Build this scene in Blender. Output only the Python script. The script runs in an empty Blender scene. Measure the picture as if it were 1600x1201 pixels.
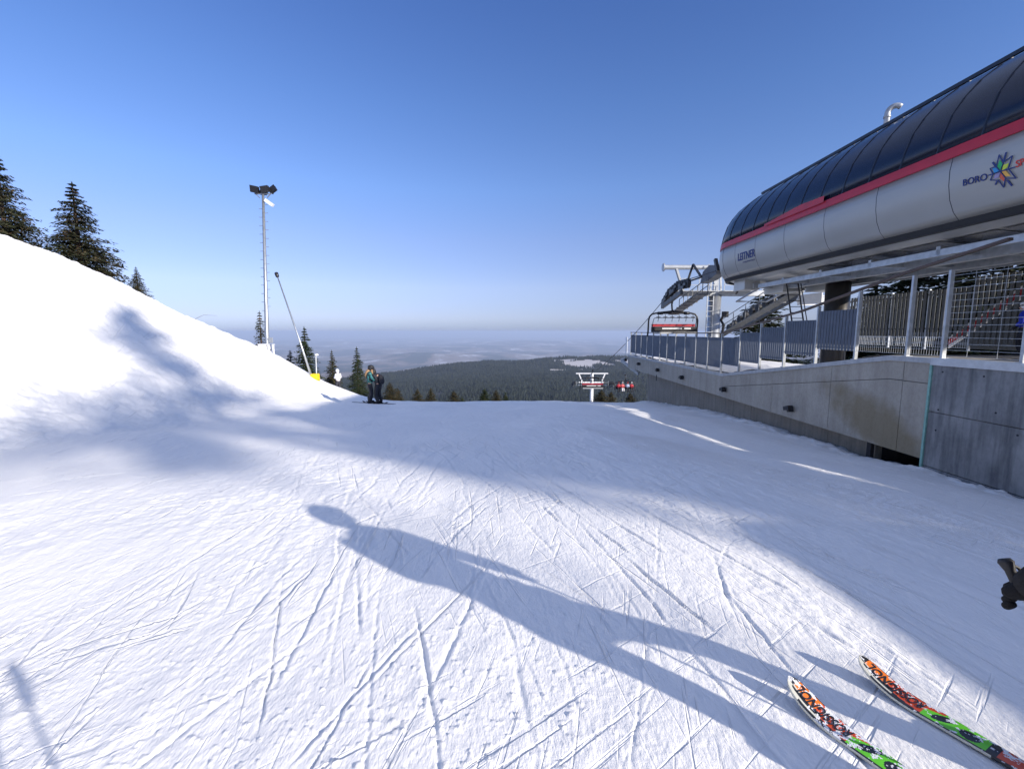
import bpy, bmesh, math, random
import numpy as np
from mathutils import Vector, Matrix
PI = math.pi
random.seed(7)
rng = np.random.default_rng(11)
S = bpy.context.scene
C = S.collection
EYE = 1.6
# ------------------------------------------------------------------ camera
PITCH = math.radians(6.72)
cam_d = bpy.data.cameras.new("camera"); cam = bpy.data.objects.new("camera", cam_d); C.objects.link(cam)
cam.location = (0, 0, EYE); cam.rotation_euler = (PI/2 - PITCH, 0, 0)
cam_d.sensor_width = 36; cam_d.lens = 36*700/1600
cam_d.clip_start = 0.05; cam_d.clip_end = 200000
S.camera = cam
# ------------------------------------------------------------------ sky, sun, exposure
SUN_EL = math.radians(21.0)
SUN_V = Vector((0.79, -0.61, 0)).normalized()           # horizontal direction towards the sun
SUN_DIR = Vector((SUN_V.x*math.cos(SUN_EL), SUN_V.y*math.cos(SUN_EL), math.sin(SUN_EL)))
W = bpy.data.worlds.new("World"); S.world = W; W.use_nodes = True
wn = W.node_tree; wn.nodes.clear()
out = wn.nodes.new("ShaderNodeOutputWorld"); bg = wn.nodes.new("ShaderNodeBackground")
sky = wn.nodes.new("ShaderNodeTexSky"); sky.sky_type = 'NISHITA'; sky.sun_disc = False
sky.sun_elevation = SUN_EL; sky.sun_rotation = math.atan2(SUN_V.x, SUN_V.y)
sky.altitude = 1300; sky.air_density = 0.8; sky.dust_density = 0.0; sky.ozone_density = 6.0
bg.inputs[1].default_value = 0.11
# sky tinted by height over the horizon; unseen zenith brightened to lighten shaded snow
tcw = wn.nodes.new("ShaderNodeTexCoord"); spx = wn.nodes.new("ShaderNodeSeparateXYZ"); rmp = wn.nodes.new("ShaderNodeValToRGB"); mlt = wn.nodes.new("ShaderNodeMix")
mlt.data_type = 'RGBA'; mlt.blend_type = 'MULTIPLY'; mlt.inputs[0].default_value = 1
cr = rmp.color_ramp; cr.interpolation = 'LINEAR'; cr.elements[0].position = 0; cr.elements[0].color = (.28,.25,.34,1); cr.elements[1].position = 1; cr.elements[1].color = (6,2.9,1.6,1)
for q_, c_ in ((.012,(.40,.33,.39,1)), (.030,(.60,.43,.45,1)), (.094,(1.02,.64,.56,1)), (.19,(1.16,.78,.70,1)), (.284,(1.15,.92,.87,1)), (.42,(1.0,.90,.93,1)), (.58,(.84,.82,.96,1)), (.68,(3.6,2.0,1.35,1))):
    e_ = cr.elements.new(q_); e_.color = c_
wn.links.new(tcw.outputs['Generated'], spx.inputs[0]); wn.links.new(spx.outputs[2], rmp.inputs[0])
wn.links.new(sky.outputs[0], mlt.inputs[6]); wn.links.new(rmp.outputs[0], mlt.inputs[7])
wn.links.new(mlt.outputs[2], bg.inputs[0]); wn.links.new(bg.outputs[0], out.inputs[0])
sl = bpy.data.lights.new("sun", 'SUN'); sl.energy = 3.0; sl.angle = math.radians(0.75); sl.color = (1.0, 0.92, 0.82)
so = bpy.data.objects.new("sun", sl); C.objects.link(so)
so.rotation_euler = SUN_DIR.to_track_quat('Z', 'Y').to_euler(); so.location = (30, -30, 40)
S.view_settings.view_transform = 'Standard'; S.view_settings.look = 'None'
S.view_settings.exposure = 1.15; S.view_settings.gamma = 1.0
try:
    S.cycles.use_denoising = True
    S.cycles.max_bounces = 6; S.cycles.diffuse_bounces = 3; S.cycles.glossy_bounces = 3; S.cycles.volume_bounces = 0
    S.cycles.transparent_max_bounces = 8
except Exception: pass

# ------------------------------------------------------------------ helpers
def tag(o, label=None, cat=None, group=None, kind=None):
    if label: o['label'] = label
    if cat: o['category'] = cat
    if group: o['group'] = group
    if kind: o['kind'] = kind
    return o
def thing(name, label, cat, loc=(0,0,0), rz=0, group=None):
    o = bpy.data.objects.new(name, None); C.objects.link(o); o.location = loc; o.rotation_euler = (0,0,rz)
    o.empty_display_size = .1
    return tag(o, label, cat, group)
def mesh_obj(name, me, mats, parent=None, smooth=False):
    for m in (mats if isinstance(mats, (list, tuple)) else [mats]): me.materials.append(m)
    if smooth:
        me.polygons.foreach_set('use_smooth', [True]*len(me.polygons))
    o = bpy.data.objects.new(name, me); C.objects.link(o)
    if parent: o.parent = parent
    return o
class MB:
    def __init__(s): s.v = []; s.f = []; s.mi = []; s.cur = 0
    def add(s, vs, fs):
        b = len(s.v); s.v += [tuple(v) for v in vs]
        for f in fs: s.f.append(tuple(b+i for i in f)); s.mi.append(s.cur)
    def box(s, c, d, rot=None):
        x, y, z = d[0]/2, d[1]/2, d[2]/2
        vs = [Vector((a, b, e)) for a in (-x, x) for b in (-y, y) for e in (-z, z)]
        if rot is not None: vs = [rot @ v for v in vs]
        vs = [v + Vector(c) for v in vs]
        s.add(vs, [(0,1,3,2),(4,6,7,5),(0,4,5,1),(2,3,7,6),(0,2,6,4),(1,5,7,3)])
    def bx(s, x0, x1, y0, y1, z0, z1): s.box(((x0+x1)/2, (y0+y1)/2, (z0+z1)/2), (x1-x0, y1-y0, z1-z0))
    def tube(s, pts, r, n=8, cap=True):
        pts = [Vector(p) for p in pts]; rs = r if isinstance(r, (list, tuple)) else [r]*len(pts)
        base = len(s.v); prev = None
        for i, p in enumerate(pts):
            t = (pts[min(i+1, len(pts)-1)] - pts[max(i-1, 0)]).normalized()
            if prev is None:
                a = t.cross(Vector((0,0,1)));
                if a.length < 1e-3: a = t.cross(Vector((0,1,0)))
            else:
                a = prev - t*prev.dot(t)
            a.normalize(); prev = a; b = t.cross(a)
            for k in range(n):
                th = 2*PI*k/n
                s.v.append(tuple(p + (a*math.cos(th) + b*math.sin(th))*rs[i]))
        for i in range(len(pts)-1):
            for k in range(n):
                a0 = base+i*n+k; a1 = base+i*n+(k+1) % n
                s.f.append((a0, a1, a1+n, a0+n)); s.mi.append(s.cur)
        if cap:
            s.f.append(tuple(base+k for k in range(n))[::-1]); s.mi.append(s.cur)
            s.f.append(tuple(base+(len(pts)-1)*n+k for k in range(n))); s.mi.append(s.cur)
    def bar(s, a, b, w, h=None, up=(0,0,1)):
        a = Vector(a); b = Vector(b); t = (b-a); L = t.length; t.normalize()
        u = Vector(up); sd = t.cross(u)
        if sd.length < 1e-3: sd = t.cross(Vector((0,1,0)))
        sd.normalize(); u = sd.cross(t)
        R = Matrix((sd, t, u)).transposed()
        s.box((a+b)/2, (w, L, h or w), R)
    def ell(s, c, r, nu=16, nv=10, rot=None):
        c = Vector(c); vs = []; fs = []
        for j in range(nv+1):
            ph = PI*j/nv
            for i in range(nu):
                th = 2*PI*i/nu
                v = Vector((r[0]*math.sin(ph)*math.cos(th), r[1]*math.sin(ph)*math.sin(th), r[2]*math.cos(ph)))
                if rot is not None: v = rot @ v
                vs.append(v+c)
        for j in range(nv):
            for i in range(nu):
                fs.append((j*nu+i, (j+1)*nu+i, (j+1)*nu+(i+1) % nu, j*nu+(i+1) % nu))
        s.add(vs, fs)
    def build(s, name, mats, parent=None, smooth=False):
        me = bpy.data.meshes.new(name); me.from_pydata(s.v, [], s.f); me.update()
        if any(s.mi): me.polygons.foreach_set('material_index', s.mi)
        bm = bmesh.new(); bm.from_mesh(me); bmesh.ops.recalc_face_normals(bm, faces=bm.faces); bm.to_mesh(me); bm.free()
        return mesh_obj(name, me, mats, parent, smooth)
def np_mesh(name, V, F, mats, parent=None, smooth=False, mi=None):
    me = bpy.data.meshes.new(name)
    V = np.asarray(V, np.float32); F = np.asarray(F, np.int32); k = F.shape[1]
    me.vertices.add(len(V)); me.vertices.foreach_set('co', V.ravel())
    me.loops.add(F.size); me.loops.foreach_set('vertex_index', F.ravel())
    me.polygons.add(len(F)); me.polygons.foreach_set('loop_start', np.arange(0, F.size, k, dtype=np.int32))
    try: me.polygons.foreach_set('loop_total', np.full(len(F), k, np.int32))
    except Exception: pass
    if mi is not None: me.polygons.foreach_set('material_index', np.asarray(mi, np.int32))
    if smooth: me.polygons.foreach_set('use_smooth', np.ones(len(F), bool))
    me.update(calc_edges=True); me.validate()
    for m in (mats if isinstance(mats, (list, tuple)) else [mats]): me.materials.append(m)
    o = bpy.data.objects.new(name, me); C.objects.link(o)
    if parent: o.parent = parent
    return o
def copy_tree(o, parent=None):
    c = o.copy(); C.objects.link(c)
    if parent: c.parent = parent
    for ch in [x for x in bpy.data.objects if x.parent == o and x != c]: copy_tree(ch, c)
    return c

def mat(name, col, rough=.6, metal=0, var=.12, scale=4, bump=0, bscale=40, col2=None, stretch=(1,1,1), spec=.5, coat=0):
    m = bpy.data.materials.new(name); m.use_nodes = True; nt = m.node_tree; N = nt.nodes; L = nt.links
    p = N['Principled BSDF']; p.inputs['Roughness'].default_value = rough; p.inputs['Metallic'].default_value = metal
    p.inputs['Specular IOR Level'].default_value = spec
    if coat: p.inputs['Coat Weight'].default_value = coat; p.inputs['Coat Roughness'].default_value = .08
    tc = N.new('ShaderNodeTexCoord'); mp = N.new('ShaderNodeMapping'); mp.inputs['Scale'].default_value = stretch
    L.new(tc.outputs['Object'], mp.inputs[0])
    nz = N.new('ShaderNodeTexNoise'); nz.inputs['Scale'].default_value = scale; nz.inputs['Detail'].default_value = 5
    L.new(mp.outputs[0], nz.inputs['Vector'])
    r = N.new('ShaderNodeValToRGB'); r.color_ramp.elements[0].position = .3; r.color_ramp.elements[1].position = .7
    a = tuple(max(0, c*(1-var)) for c in col); b = col2 or tuple(min(1, c*(1+var)) for c in col)
    r.color_ramp.elements[0].color = (*a, 1); r.color_ramp.elements[1].color = (*b, 1)
    L.new(nz.outputs['Fac'], r.inputs[0]); L.new(r.outputs[0], p.inputs['Base Color'])
    if bump:
        n2 = N.new('ShaderNodeTexNoise'); n2.inputs['Scale'].default_value = bscale; n2.inputs['Detail'].default_value = 4
        L.new(mp.outputs[0], n2.inputs['Vector'])
        bp = N.new('ShaderNodeBump'); bp.inputs['Strength'].default_value = bump; bp.inputs['Distance'].default_value = .01
        L.new(n2.outputs['Fac'], bp.inputs['Height']); L.new(bp.outputs[0], p.inputs['Normal'])
    m['ramp'] = 1
    return m
M = dict(
    galv=mat('galvanised_steel', (.42,.44,.46), .42, .75, .15, 6),
    galv_light=mat('light_galvanised_steel', (.40,.42,.44), .45, .4, .12, 6),
    white=mat('white_painted_metal', (.75,.75,.74), .45, 0, .07, 3),
    black=mat('black_rubber', (.012,.012,.014), .6, 0, .2, 8),
    blackmetal=mat('black_painted_metal', (.02,.02,.023), .35, .2, .2, 8),
    panel=mat('silver_shell', (.345,.345,.325), .38, .1, .05, .6, coat=.25),
    under=mat('under_shell_metal', (.50,.50,.48), .35, .35, .12, 1.2),
    red=mat('red_paint', (.42,.013,.025), .4, 0, .1, 3),
    redseat=mat('red_seat_cover', (.42,.02,.035), .5, 0, .15, 5),
    brown=mat('brown_handrail', (.075,.045,.032), .5, 0, .3, 12, stretch=(1,.1,1)),
    slat=mat('grey_blue_slat', (.085,.105,.14), .5, .2, .12, 3),
    slat2=mat('grey_slat', (.06,.065,.068), .5, .2, .15, 3),
    navy=mat('navy_lettering', (.012,.03,.16), .5, 0, .05),
    yellow=mat('yellow_padding', (.80,.55,.01), .5, 0, .08, 4),
    bark=mat('bark', (.07,.045,.032), .9, 0, .35, 9, .6, 60, stretch=(1,1,.2)),
    skin=mat('skin', (.55,.33,.24), .5, 0, .06, 10),
    mat_floor=mat('rubber_matting', (.035,.035,.038), .8, 0, .25, 10, .5, 60),
    green_strip=mat('green_joint_strip', (.22,.42,.36), .6, 0, .15, 8),
)
def noise2(x, y, seed=0, octaves=4, gain=.5):
    """cubic-smoothed value noise, roughly -1..1, arrays in"""
    r = np.random.default_rng(seed); T = r.random((256, 256)).astype(np.float32)*2-1
    o = np.zeros_like(x, dtype=np.float32); amp = 1.0; fr = 1.0
    for k in range(octaves):
        xx = x*fr + 17.3*k; yy = y*fr + 9.1*k
        xi = np.floor(xx).astype(np.int64); yi = np.floor(yy).astype(np.int64)
        fx = (xx-xi).astype(np.float32); fy = (yy-yi).astype(np.float32)
        fx = fx*fx*fx*(fx*(fx*6-15)+10); fy = fy*fy*fy*(fy*(fy*6-15)+10)
        a = T[xi & 255, yi & 255]; b = T[(xi+1) & 255, yi & 255]; c = T[xi & 255, (yi+1) & 255]; d = T[(xi+1) & 255, (yi+1) & 255]
        o += amp*((a*(1-fx)+b*fx)*(1-fy) + (c*(1-fx)+d*fx)*fy); amp *= gain; fr *= 2.03
    return o
def sstep(a, b, x):
    t = np.clip((x-a)/(b-a), 0, 1); return t*t*(3-2*t)
def cubint(x, xs, ys):
    """smooth monotone-ish (Catmull) interpolation"""
    xs = np.array(xs, float); ys = np.array(ys, float); m = np.gradient(ys, xs)
    x = np.clip(x, xs[0], xs[-1]); i = np.clip(np.searchsorted(xs, x)-1, 0, len(xs)-2)
    h = xs[i+1]-xs[i]; t = (x-xs[i])/h
    return (2*t**3-3*t**2+1)*ys[i] + (t**3-2*t**2+t)*h*m[i] + (-2*t**3+3*t**2)*ys[i+1] + (t**3-t**2)*h*m[i+1]

# ------------------------------------------------------------------ ground height
def ground(X, Y):
    X = np.asarray(X, float); Y = np.asarray(Y, float)
    base = cubint(Y, [-60,-20,-5,0,5,10,15,21,28,34,40,50,70,110], [5,1.4,.2,0,-.28,-.68,-1.13,-1.78,-2.75,-3.85,-5.6,-10.5,-23,-45])
    e = cubint(Y, [-60,0,8.4,10.4,16.5,25,33,50], [.8,1.0,1.1,1.12,.9,.5,.15,0])
    base = base - e*np.clip((X-1.2)/8.6, 0, 1.25)**1.45
    R = cubint(Y, [-60,-20,0,8,14.4,17.6,20,24,29.5,33,36.7,45,60,110], [9,7.5,6.3,5.5,4.75,4.05,3.35,2.15,-.35,-2.35,-4.1,-8.5,-17.5,-45])
    s = np.clip((-X-8.2 + .25*np.sin(Y*.5))/9.0, 0, 1)
    shp = s*s*(3-2*s)
    R = R + .06*(X+17)*(X < -17)
    z = base + (np.maximum(R, base-.5)-base)*shp
    z = z + .10*noise2(X*.22+5, Y*.22, 3, 3)*np.clip((np.abs(X)+Y)/12, .15, 1)
    return z
def gz(x, y): return float(ground(np.array([x]), np.array([y]))[0])

# ------------------------------------------------------------------ snow
def snow_material():
    m = bpy.data.materials.new('snow'); m.use_nodes = True; N = m.node_tree.nodes; L = m.node_tree.links
    p = N['Principled BSDF']; p.inputs['Roughness'].default_value = .62; p.inputs['Specular IOR Level'].default_value = .25
    g = N.new('ShaderNodeNewGeometry')
    n0 = N.new('ShaderNodeTexNoise'); n0.inputs['Scale'].default_value = .55; n0.inputs['Detail'].default_value = 6; L.new(g.outputs['Position'], n0.inputs['Vector'])
    r = N.new('ShaderNodeValToRGB'); r.color_ramp.elements[0].color = (.88,.865,.84,1); r.color_ramp.elements[1].color = (.93,.91,.88,1)
    r.color_ramp.elements[0].position = .3; r.color_ramp.elements[1].position = .7
    L.new(n0.outputs['Fac'], r.inputs[0]); L.new(r.outputs[0], p.inputs['Base Color'])
    n1 = N.new('ShaderNodeTexNoise'); n1.inputs['Scale'].default_value = 34; n1.inputs['Detail'].default_value = 8; n1.inputs['Roughness'].default_value = .62
    mp = N.new('ShaderNodeMapping'); mp.inputs['Rotation'].default_value = (0,0,math.radians(12)); mp.inputs['Scale'].default_value = (1.6,.7,1)
    L.new(g.outputs['Position'], mp.inputs[0]); L.new(mp.outputs[0], n1.inputs['Vector'])
    b = N.new('ShaderNodeBump'); b.inputs['Strength'].default_value = .68; b.inputs['Distance'].default_value = .013
    h = n1.outputs['Fac']
    def scr(ang, sx, sy, lo, hi, w, mscale, seed):
        nonlocal h
        mp_ = N.new('ShaderNodeMapping'); mp_.vector_type = 'TEXTURE'; mp_.inputs['Rotation'].default_value = (0,0,math.radians(ang)); mp_.inputs['Location'].default_value = (seed, seed*.7, 0); L.new(g.outputs['Position'], mp_.inputs[0])
        m2 = N.new('ShaderNodeMapping'); m2.inputs['Scale'].default_value = (sx, sy, .01); L.new(mp_.outputs[0], m2.inputs[0])
        nn = N.new('ShaderNodeTexNoise'); nn.inputs['Scale'].default_value = 1; nn.inputs['Detail'].default_value = 3; nn.inputs['Distortion'].default_value = .15; L.new(m2.outputs[0], nn.inputs['Vector'])
        mr = N.new('ShaderNodeMapRange'); mr.interpolation_type = 'SMOOTHSTEP'; mr.inputs[1].default_value = lo; mr.inputs[2].default_value = hi; mr.inputs[3].default_value = 0; mr.inputs[4].default_value = w; L.new(nn.outputs['Fac'], mr.inputs[0])
        mk = N.new('ShaderNodeTexNoise'); mk.inputs['Scale'].default_value = mscale; mk.inputs['Detail'].default_value = 2; L.new(mp_.outputs[0], mk.inputs['Vector'])
        mm = N.new('ShaderNodeMapRange'); mm.interpolation_type = 'SMOOTHSTEP'; mm.inputs[1].default_value = .42; mm.inputs[2].default_value = .6; L.new(mk.outputs['Fac'], mm.inputs[0])
        mu = N.new('ShaderNodeMath'); mu.operation = 'MULTIPLY'; L.new(mr.outputs[0], mu.inputs[0]); L.new(mm.outputs[0], mu.inputs[1])
        su = N.new('ShaderNodeMath'); su.operation = 'SUBTRACT'; L.new(h, su.inputs[0]); L.new(mu.outputs[0], su.inputs[1]); h = su.outputs[0]
    scr(38, .9, 20, .60, .72, 1.3, .5, 3)
    scr(96, .8, 22, .61, .72, 1.5, .45, 11)
    scr(112, .6, 17, .60, .72, 1.4, .4, 23)
    scr(75, 1.4, 30, .60, .70, 1.0, .6, 37)
    L.new(h, b.inputs['Height']); L.new(b.outputs[0], p.inputs['Normal'])
    return m
M['snow'] = snow_material()

def build_snow():
    tmax = 1.7
    tin = np.linspace(-tmax, tmax, 1150)
    nc = 34; so_ = (np.arange(1, nc+1)/nc)**2.2
    Yin = 0.75*np.exp(np.linspace(0, math.log(52/.75), 1150))
    Yback = -60 + (60.75-.03)*np.linspace(0, 1, 60)**.7
    Yfar = np.linspace(53, 110, 40)
    Ys = np.concatenate([Yback, Yin, Yfar])
    Yc = np.maximum(Ys, .75)
    edge = tmax*(np.minimum(Yc, 60)+.9)
    Xin = tin[None, :]*(np.minimum(Yc, 60)+.9)[:, None]
    XL = -(edge[:, None] + so_[::-1][None, :]*(150-edge[:, None])); XR = edge[:, None] + so_[None, :]*(150-edge[:, None])
    X = np.concatenate([XL, Xin, XR], axis=1); Y = np.repeat(Ys[:, None], X.shape[1], axis=1)
    Z = ground(X, Y)
    # fine relief, near part only
    near = (Y > .5) & (np.abs(X) < 18)
    r0 = len(Yback)-1; r1 = r0 + int(np.searchsorted(Yin, 34))
    c0 = nc; c1 = nc+len(tin)
    x = X[r0:r1, c0:c1]; y = Y[r0:r1, c0:c1]
    D = np.zeros_like(x, dtype=np.float32)
    amp = np.clip(.4+y/14, .4, 1)
    D += .016*noise2(x*.9, y*.5, 21, 3)*amp
    # chattery scraped lumps, stretched along the fall line
    a = math.radians(14); u = x*math.cos(a)+y*math.sin(a); v = -x*math.sin(a)+y*math.cos(a)
    msk = sstep(-.25, .45, noise2(x*.45+3, y*.3, 22, 3))
    D += (.008*noise2(u*7, v*2.2, 23, 3) + .0045*noise2(x*22, y*15, 24, 2))*(.35+.65*msk)
    # crumbs
    cr = np.clip(noise2(x*38+y*9, y*26, 25, 3)-.5, 0, 1)
    D += .010*cr*sstep(.0, .6, noise2(x*.8+9, y*.6, 26, 2))
    # ski tracks
    R = np.random.default_rng(5)
    tr = []
    def track(x0, y0, ang, L, k, dep, w, skid=0):
        tr.append((x0, y0, ang, L, k, dep, w, skid))
        if R.random() < .3: tr.append((x0+R.uniform(.09, .32), y0+R.uniform(-.1, .1), ang+R.normal(0, .6), L*R.uniform(.6, 1), k, dep*R.uniform(.6, 1), w, skid))
    for i in range(62):   # near fan, running away from the camera
        x0 = R.uniform(-3.2, 1.6); y0 = R.uniform(.9, 5); track(x0, y0, 90+R.normal(-2, 15)-x0*1.5, R.uniform(1.2, 6.5), R.normal(0, .018), R.uniform(.004, .014), R.uniform(.012, .03))
    for i in range(75):   # right half, towards the upper left
        x0 = R.uniform(.2, 5.5); y0 = R.uniform(1.2, 8); track(x0, y0, 108+R.normal(0, 7), R.uniform(1.5, 9), R.normal(0, .012), R.uniform(.004, .014), R.uniform(.012, .03))
    for i in range(60):    # left, diagonal scrapes
        x0 = R.uniform(-12, -1.5); y0 = R.uniform(2.2, 10); track(x0, y0, 38+R.normal(0, 11), R.uniform(.6, 3.5), R.normal(0, .03), R.uniform(.004, .012), R.uniform(.015, .06))
    for i in range(70):    # farther
        x0 = R.uniform(-7, 7); y0 = R.uniform(7, 20); track(x0, y0, 90+R.normal(4, 18), R.uniform(3, 10), R.normal(0, .015), R.uniform(.006, .014), R.uniform(.02, .04))
    for i in range(4): # deep pairs
        x0 = R.uniform(-1.8, 2.5); y0 = R.uniform(1.0, 3.5); g_ = 90+R.normal(3, 9); L_ = R.uniform(4, 9); k_ = R.normal(0, .02)
        for s_ in (0, .28): track(x0+s_, y0, g_, L_, k_, .014, .02)
    for i in range(44): # wide skids
        x0 = R.uniform(-5, 3); y0 = R.uniform(1.5, 7); track(x0, y0, 80+R.normal(0, 22), R.uniform(1.5, 4), R.normal(0, .04), .007, R.uniform(.05, .17), 1)
    # a few placed where the photo shows long clear lines
    for (x0, y0, x1, y1, k) in [(-.75,1.35,-1.25,3.6,.02),(-.9,1.5,-.35,3.2,-.03),(-.2,1.3,-1.3,5.0,.01),(2.0,2.6,-.3,9.5,.012),(1.2,2.3,.2,5.8,0),(2.9,2.9,1.6,6.2,.01),(-2.0,3.0,-1.0,5.2,-.02),(-.55,5.2,-1.6,9.8,.03),(.5,3.9,-.8,8.8,.02)]:
        track(x0, y0, math.degrees(math.atan2(y1-y0, x1-x0)), math.hypot(x1-x0, y1-y0), k, .015, .02)
    rowY = y[:, 0]
    for (x0, y0, ang, L_, k, dep, w, skid) in tr:
        a = math.radians(ang); dx, dy = math.cos(a), math.sin(a)
        ya, yb = sorted((y0, y0+dy*L_)); bend = abs(k)*L_*L_+.3
        i0 = np.searchsorted(rowY, ya-bend); i1 = np.searchsorted(rowY, yb+bend)
        if i1 <= i0+1: continue
        xa, xb = sorted((x0, x0+dx*L_)); xa -= bend; xb += bend
        tlo = min(xa/(rowY[i0]+.9), xa/(rowY[i1-1]+.9)); thi = max(xb/(rowY[i0]+.9), xb/(rowY[i1-1]+.9))
        j0 = np.searchsorted(tin, tlo); j1 = np.searchsorted(tin, thi)
        if j1 <= j0: continue
        xs = x[i0:i1, j0:j1]-x0; ys = y[i0:i1, j0:j1]-y0
        s = xs*dx+ys*dy; q = -xs*dy+ys*dx - k*s*s
        q = q + .012*np.sin(s*3.1+x0*7)
        q = q + (.007*noise2(s*9+x0*13, q*9+y0*5, 78, 2)*(y[i0:i1, j0:j1] < 6)).astype(np.float32)
        w_ = np.maximum(w*.48, .0017*(y[i0:i1, j0:j1]+1))
        m_ = sstep(0, .25, s)*sstep(0, .4, L_-s)
        mod = np.clip(.55+.9*noise2(s*1.6+x0*9, q*0+y0*7, 77, 2), .05, 1.3)
        g1 = -np.exp(-(q/w_)**2)
        side = 1 if (int(x0*100) % 2) else -1
        g2 = .38*np.exp(-((q-side*1.9*w_)/(w_*1.0))**2)
        if skid: g1 = g1*.35; g2 = g2*(.6+.8*np.abs(np.sin(s*37)))
        else: g2 = g2*(.55+.65*np.abs(np.sin(s*23+x0*31)*np.sin(s*9.7)))
        D[i0:i1, j0:j1] += (.82*dep*m_*mod*(g1+g2)).astype(np.float32)
    # groomer corduroy band at the right
    ax = x - (6.2 - .36*y) ; band = sstep(0, .2, ax+.8)*sstep(0, .3, 1.6-ax)*sstep(3, 5, y)*sstep(0, 3, 20-y)
    D += (.011*np.sin((x+.34*y)*2*PI/.085)*band*(y < 11)).astype(np.float32)
    # rough frozen bank at the left
    bk = sstep(8.0, 10, -x)*sstep(0, 3, 26-y)
    D += (.06*noise2(x*1.4, y*1.0, 31, 4) + .028*noise2(x*5, y*4, 32, 3) + .012*np.abs(noise2(x*14, y*10, 35, 2)))*bk*.8
    D += (.07*np.clip(noise2(x*3.1, y*2.3, 36, 3)-.15, 0, 1))*sstep(12.5, 15, -x)
    # banked snow beside the wall
    wl = sstep(8.6, 9.9, x)*(x < 11.5)
    D += (.14*(.5+.5*noise2(y*.7, x*.7, 33, 3)) + .04*noise2(x*5, y*5, 34, 2))*wl
    # pressed flat under the near skis
    sk = np.exp(-(((x-1.75)/.5)**2+((y-1.45)/.7)**2)*1.2); D *= (1-.55*sk)
    fade = np.minimum(1, np.clip((tmax-np.abs(tin))/.08, 0, 1))[None, :]
    Z[r0:r1, c0:c1] += D*fade
    nr, ncol = X.shape
    V = np.stack([X.ravel(), Y.ravel(), Z.ravel()], 1)
    idx = np.arange(nr*ncol).reshape(nr, ncol)
    F = np.stack([idx[:-1, :-1].ravel(), idx[:-1, 1:].ravel(), idx[1:, 1:].ravel(), idx[1:, :-1].ravel()], 1)
    o = np_mesh('snow_slope', V, F, M['snow'], smooth=True); tag(o, kind='structure')
    return o
build_snow()

# ------------------------------------------------------------------ far land
def fmat(name, build):
    m = bpy.data.materials.new(name); m.use_nodes = True; p = m.node_tree.nodes['Principled BSDF']
    p.inputs['Roughness'].default_value = .9; p.inputs['Specular IOR Level'].default_value = .1
    build(m.node_tree.nodes, m.node_tree.links, p); return m
def b_floor(N, L, p):
    g = N.new('ShaderNodeNewGeometry'); n = N.new('ShaderNodeTexNoise'); n.inputs['Scale'].default_value = .004; n.inputs['Detail'].default_value = 8
    L.new(g.outputs['Position'], n.inputs['Vector']); r = N.new('ShaderNodeValToRGB'); e = r.color_ramp.elements
    e[0].color = (.015,.022,.02,1); e[0].position = .35; e[1].color = (.09,.085,.08,1); e[1].position = .7
    L.new(n.outputs['Fac'], r.inputs[0]); L.new(r.outputs[0], p.inputs['Base Color'])
def b_plain(N, L, p):
    g = N.new('ShaderNodeNewGeometry')
    mp = N.new('ShaderNodeMapping'); mp.inputs['Scale'].default_value = (.00050,.00028,.0005); L.new(g.outputs['Position'], mp.inputs[0])
    v = N.new('ShaderNodeTexVoronoi'); v.inputs['Scale'].default_value = 2.3; L.new(mp.outputs[0], v.inputs['Vector'])
    n = N.new('ShaderNodeTexNoise'); n.inputs['Scale'].default_value = 1.6; n.inputs['Detail'].default_value = 9; n.inputs['Roughness'].default_value = .62; L.new(mp.outputs[0], n.inputs['Vector'])
    r = N.new('ShaderNodeValToRGB'); cr = r.color_ramp; cr.elements[0].position = .44; cr.elements[0].color = (.03,.038,.03,1)
    cr.elements[1].position = .63; cr.elements[1].color = (.75,.74,.74,1)
    for q, c in ((.475, (.035,.04,.03,1)), (.495, (.13,.10,.08,1)), (.535, (.20,.155,.125,1)), (.57, (.20,.165,.14,1))):
        e = cr.elements.new(q); e.color = c
    cr.elements[-1].color = (.5,.49,.5,1)
    mx = N.new('ShaderNodeMix'); mx.data_type = 'FLOAT'; mx.inputs[0].default_value = .16
    L.new(n.outputs['Fac'], mx.inputs[2]); L.new(v.outputs['Color'], mx.inputs[3]); L.new(mx.outputs[0], r.inputs[0])
    L.new(r.outputs[0], p.inputs['Base Color'])
M['forest_floor'] = fmat('forest_floor', b_floor); M['plain'] = fmat('plain_fields', b_plain)
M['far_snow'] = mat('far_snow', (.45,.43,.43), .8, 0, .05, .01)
M['far_tree'] = mat('distant_foliage', (.012,.022,.022), .95, 0, .6, .09, col2=(.045,.055,.042), spec=.1)

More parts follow.
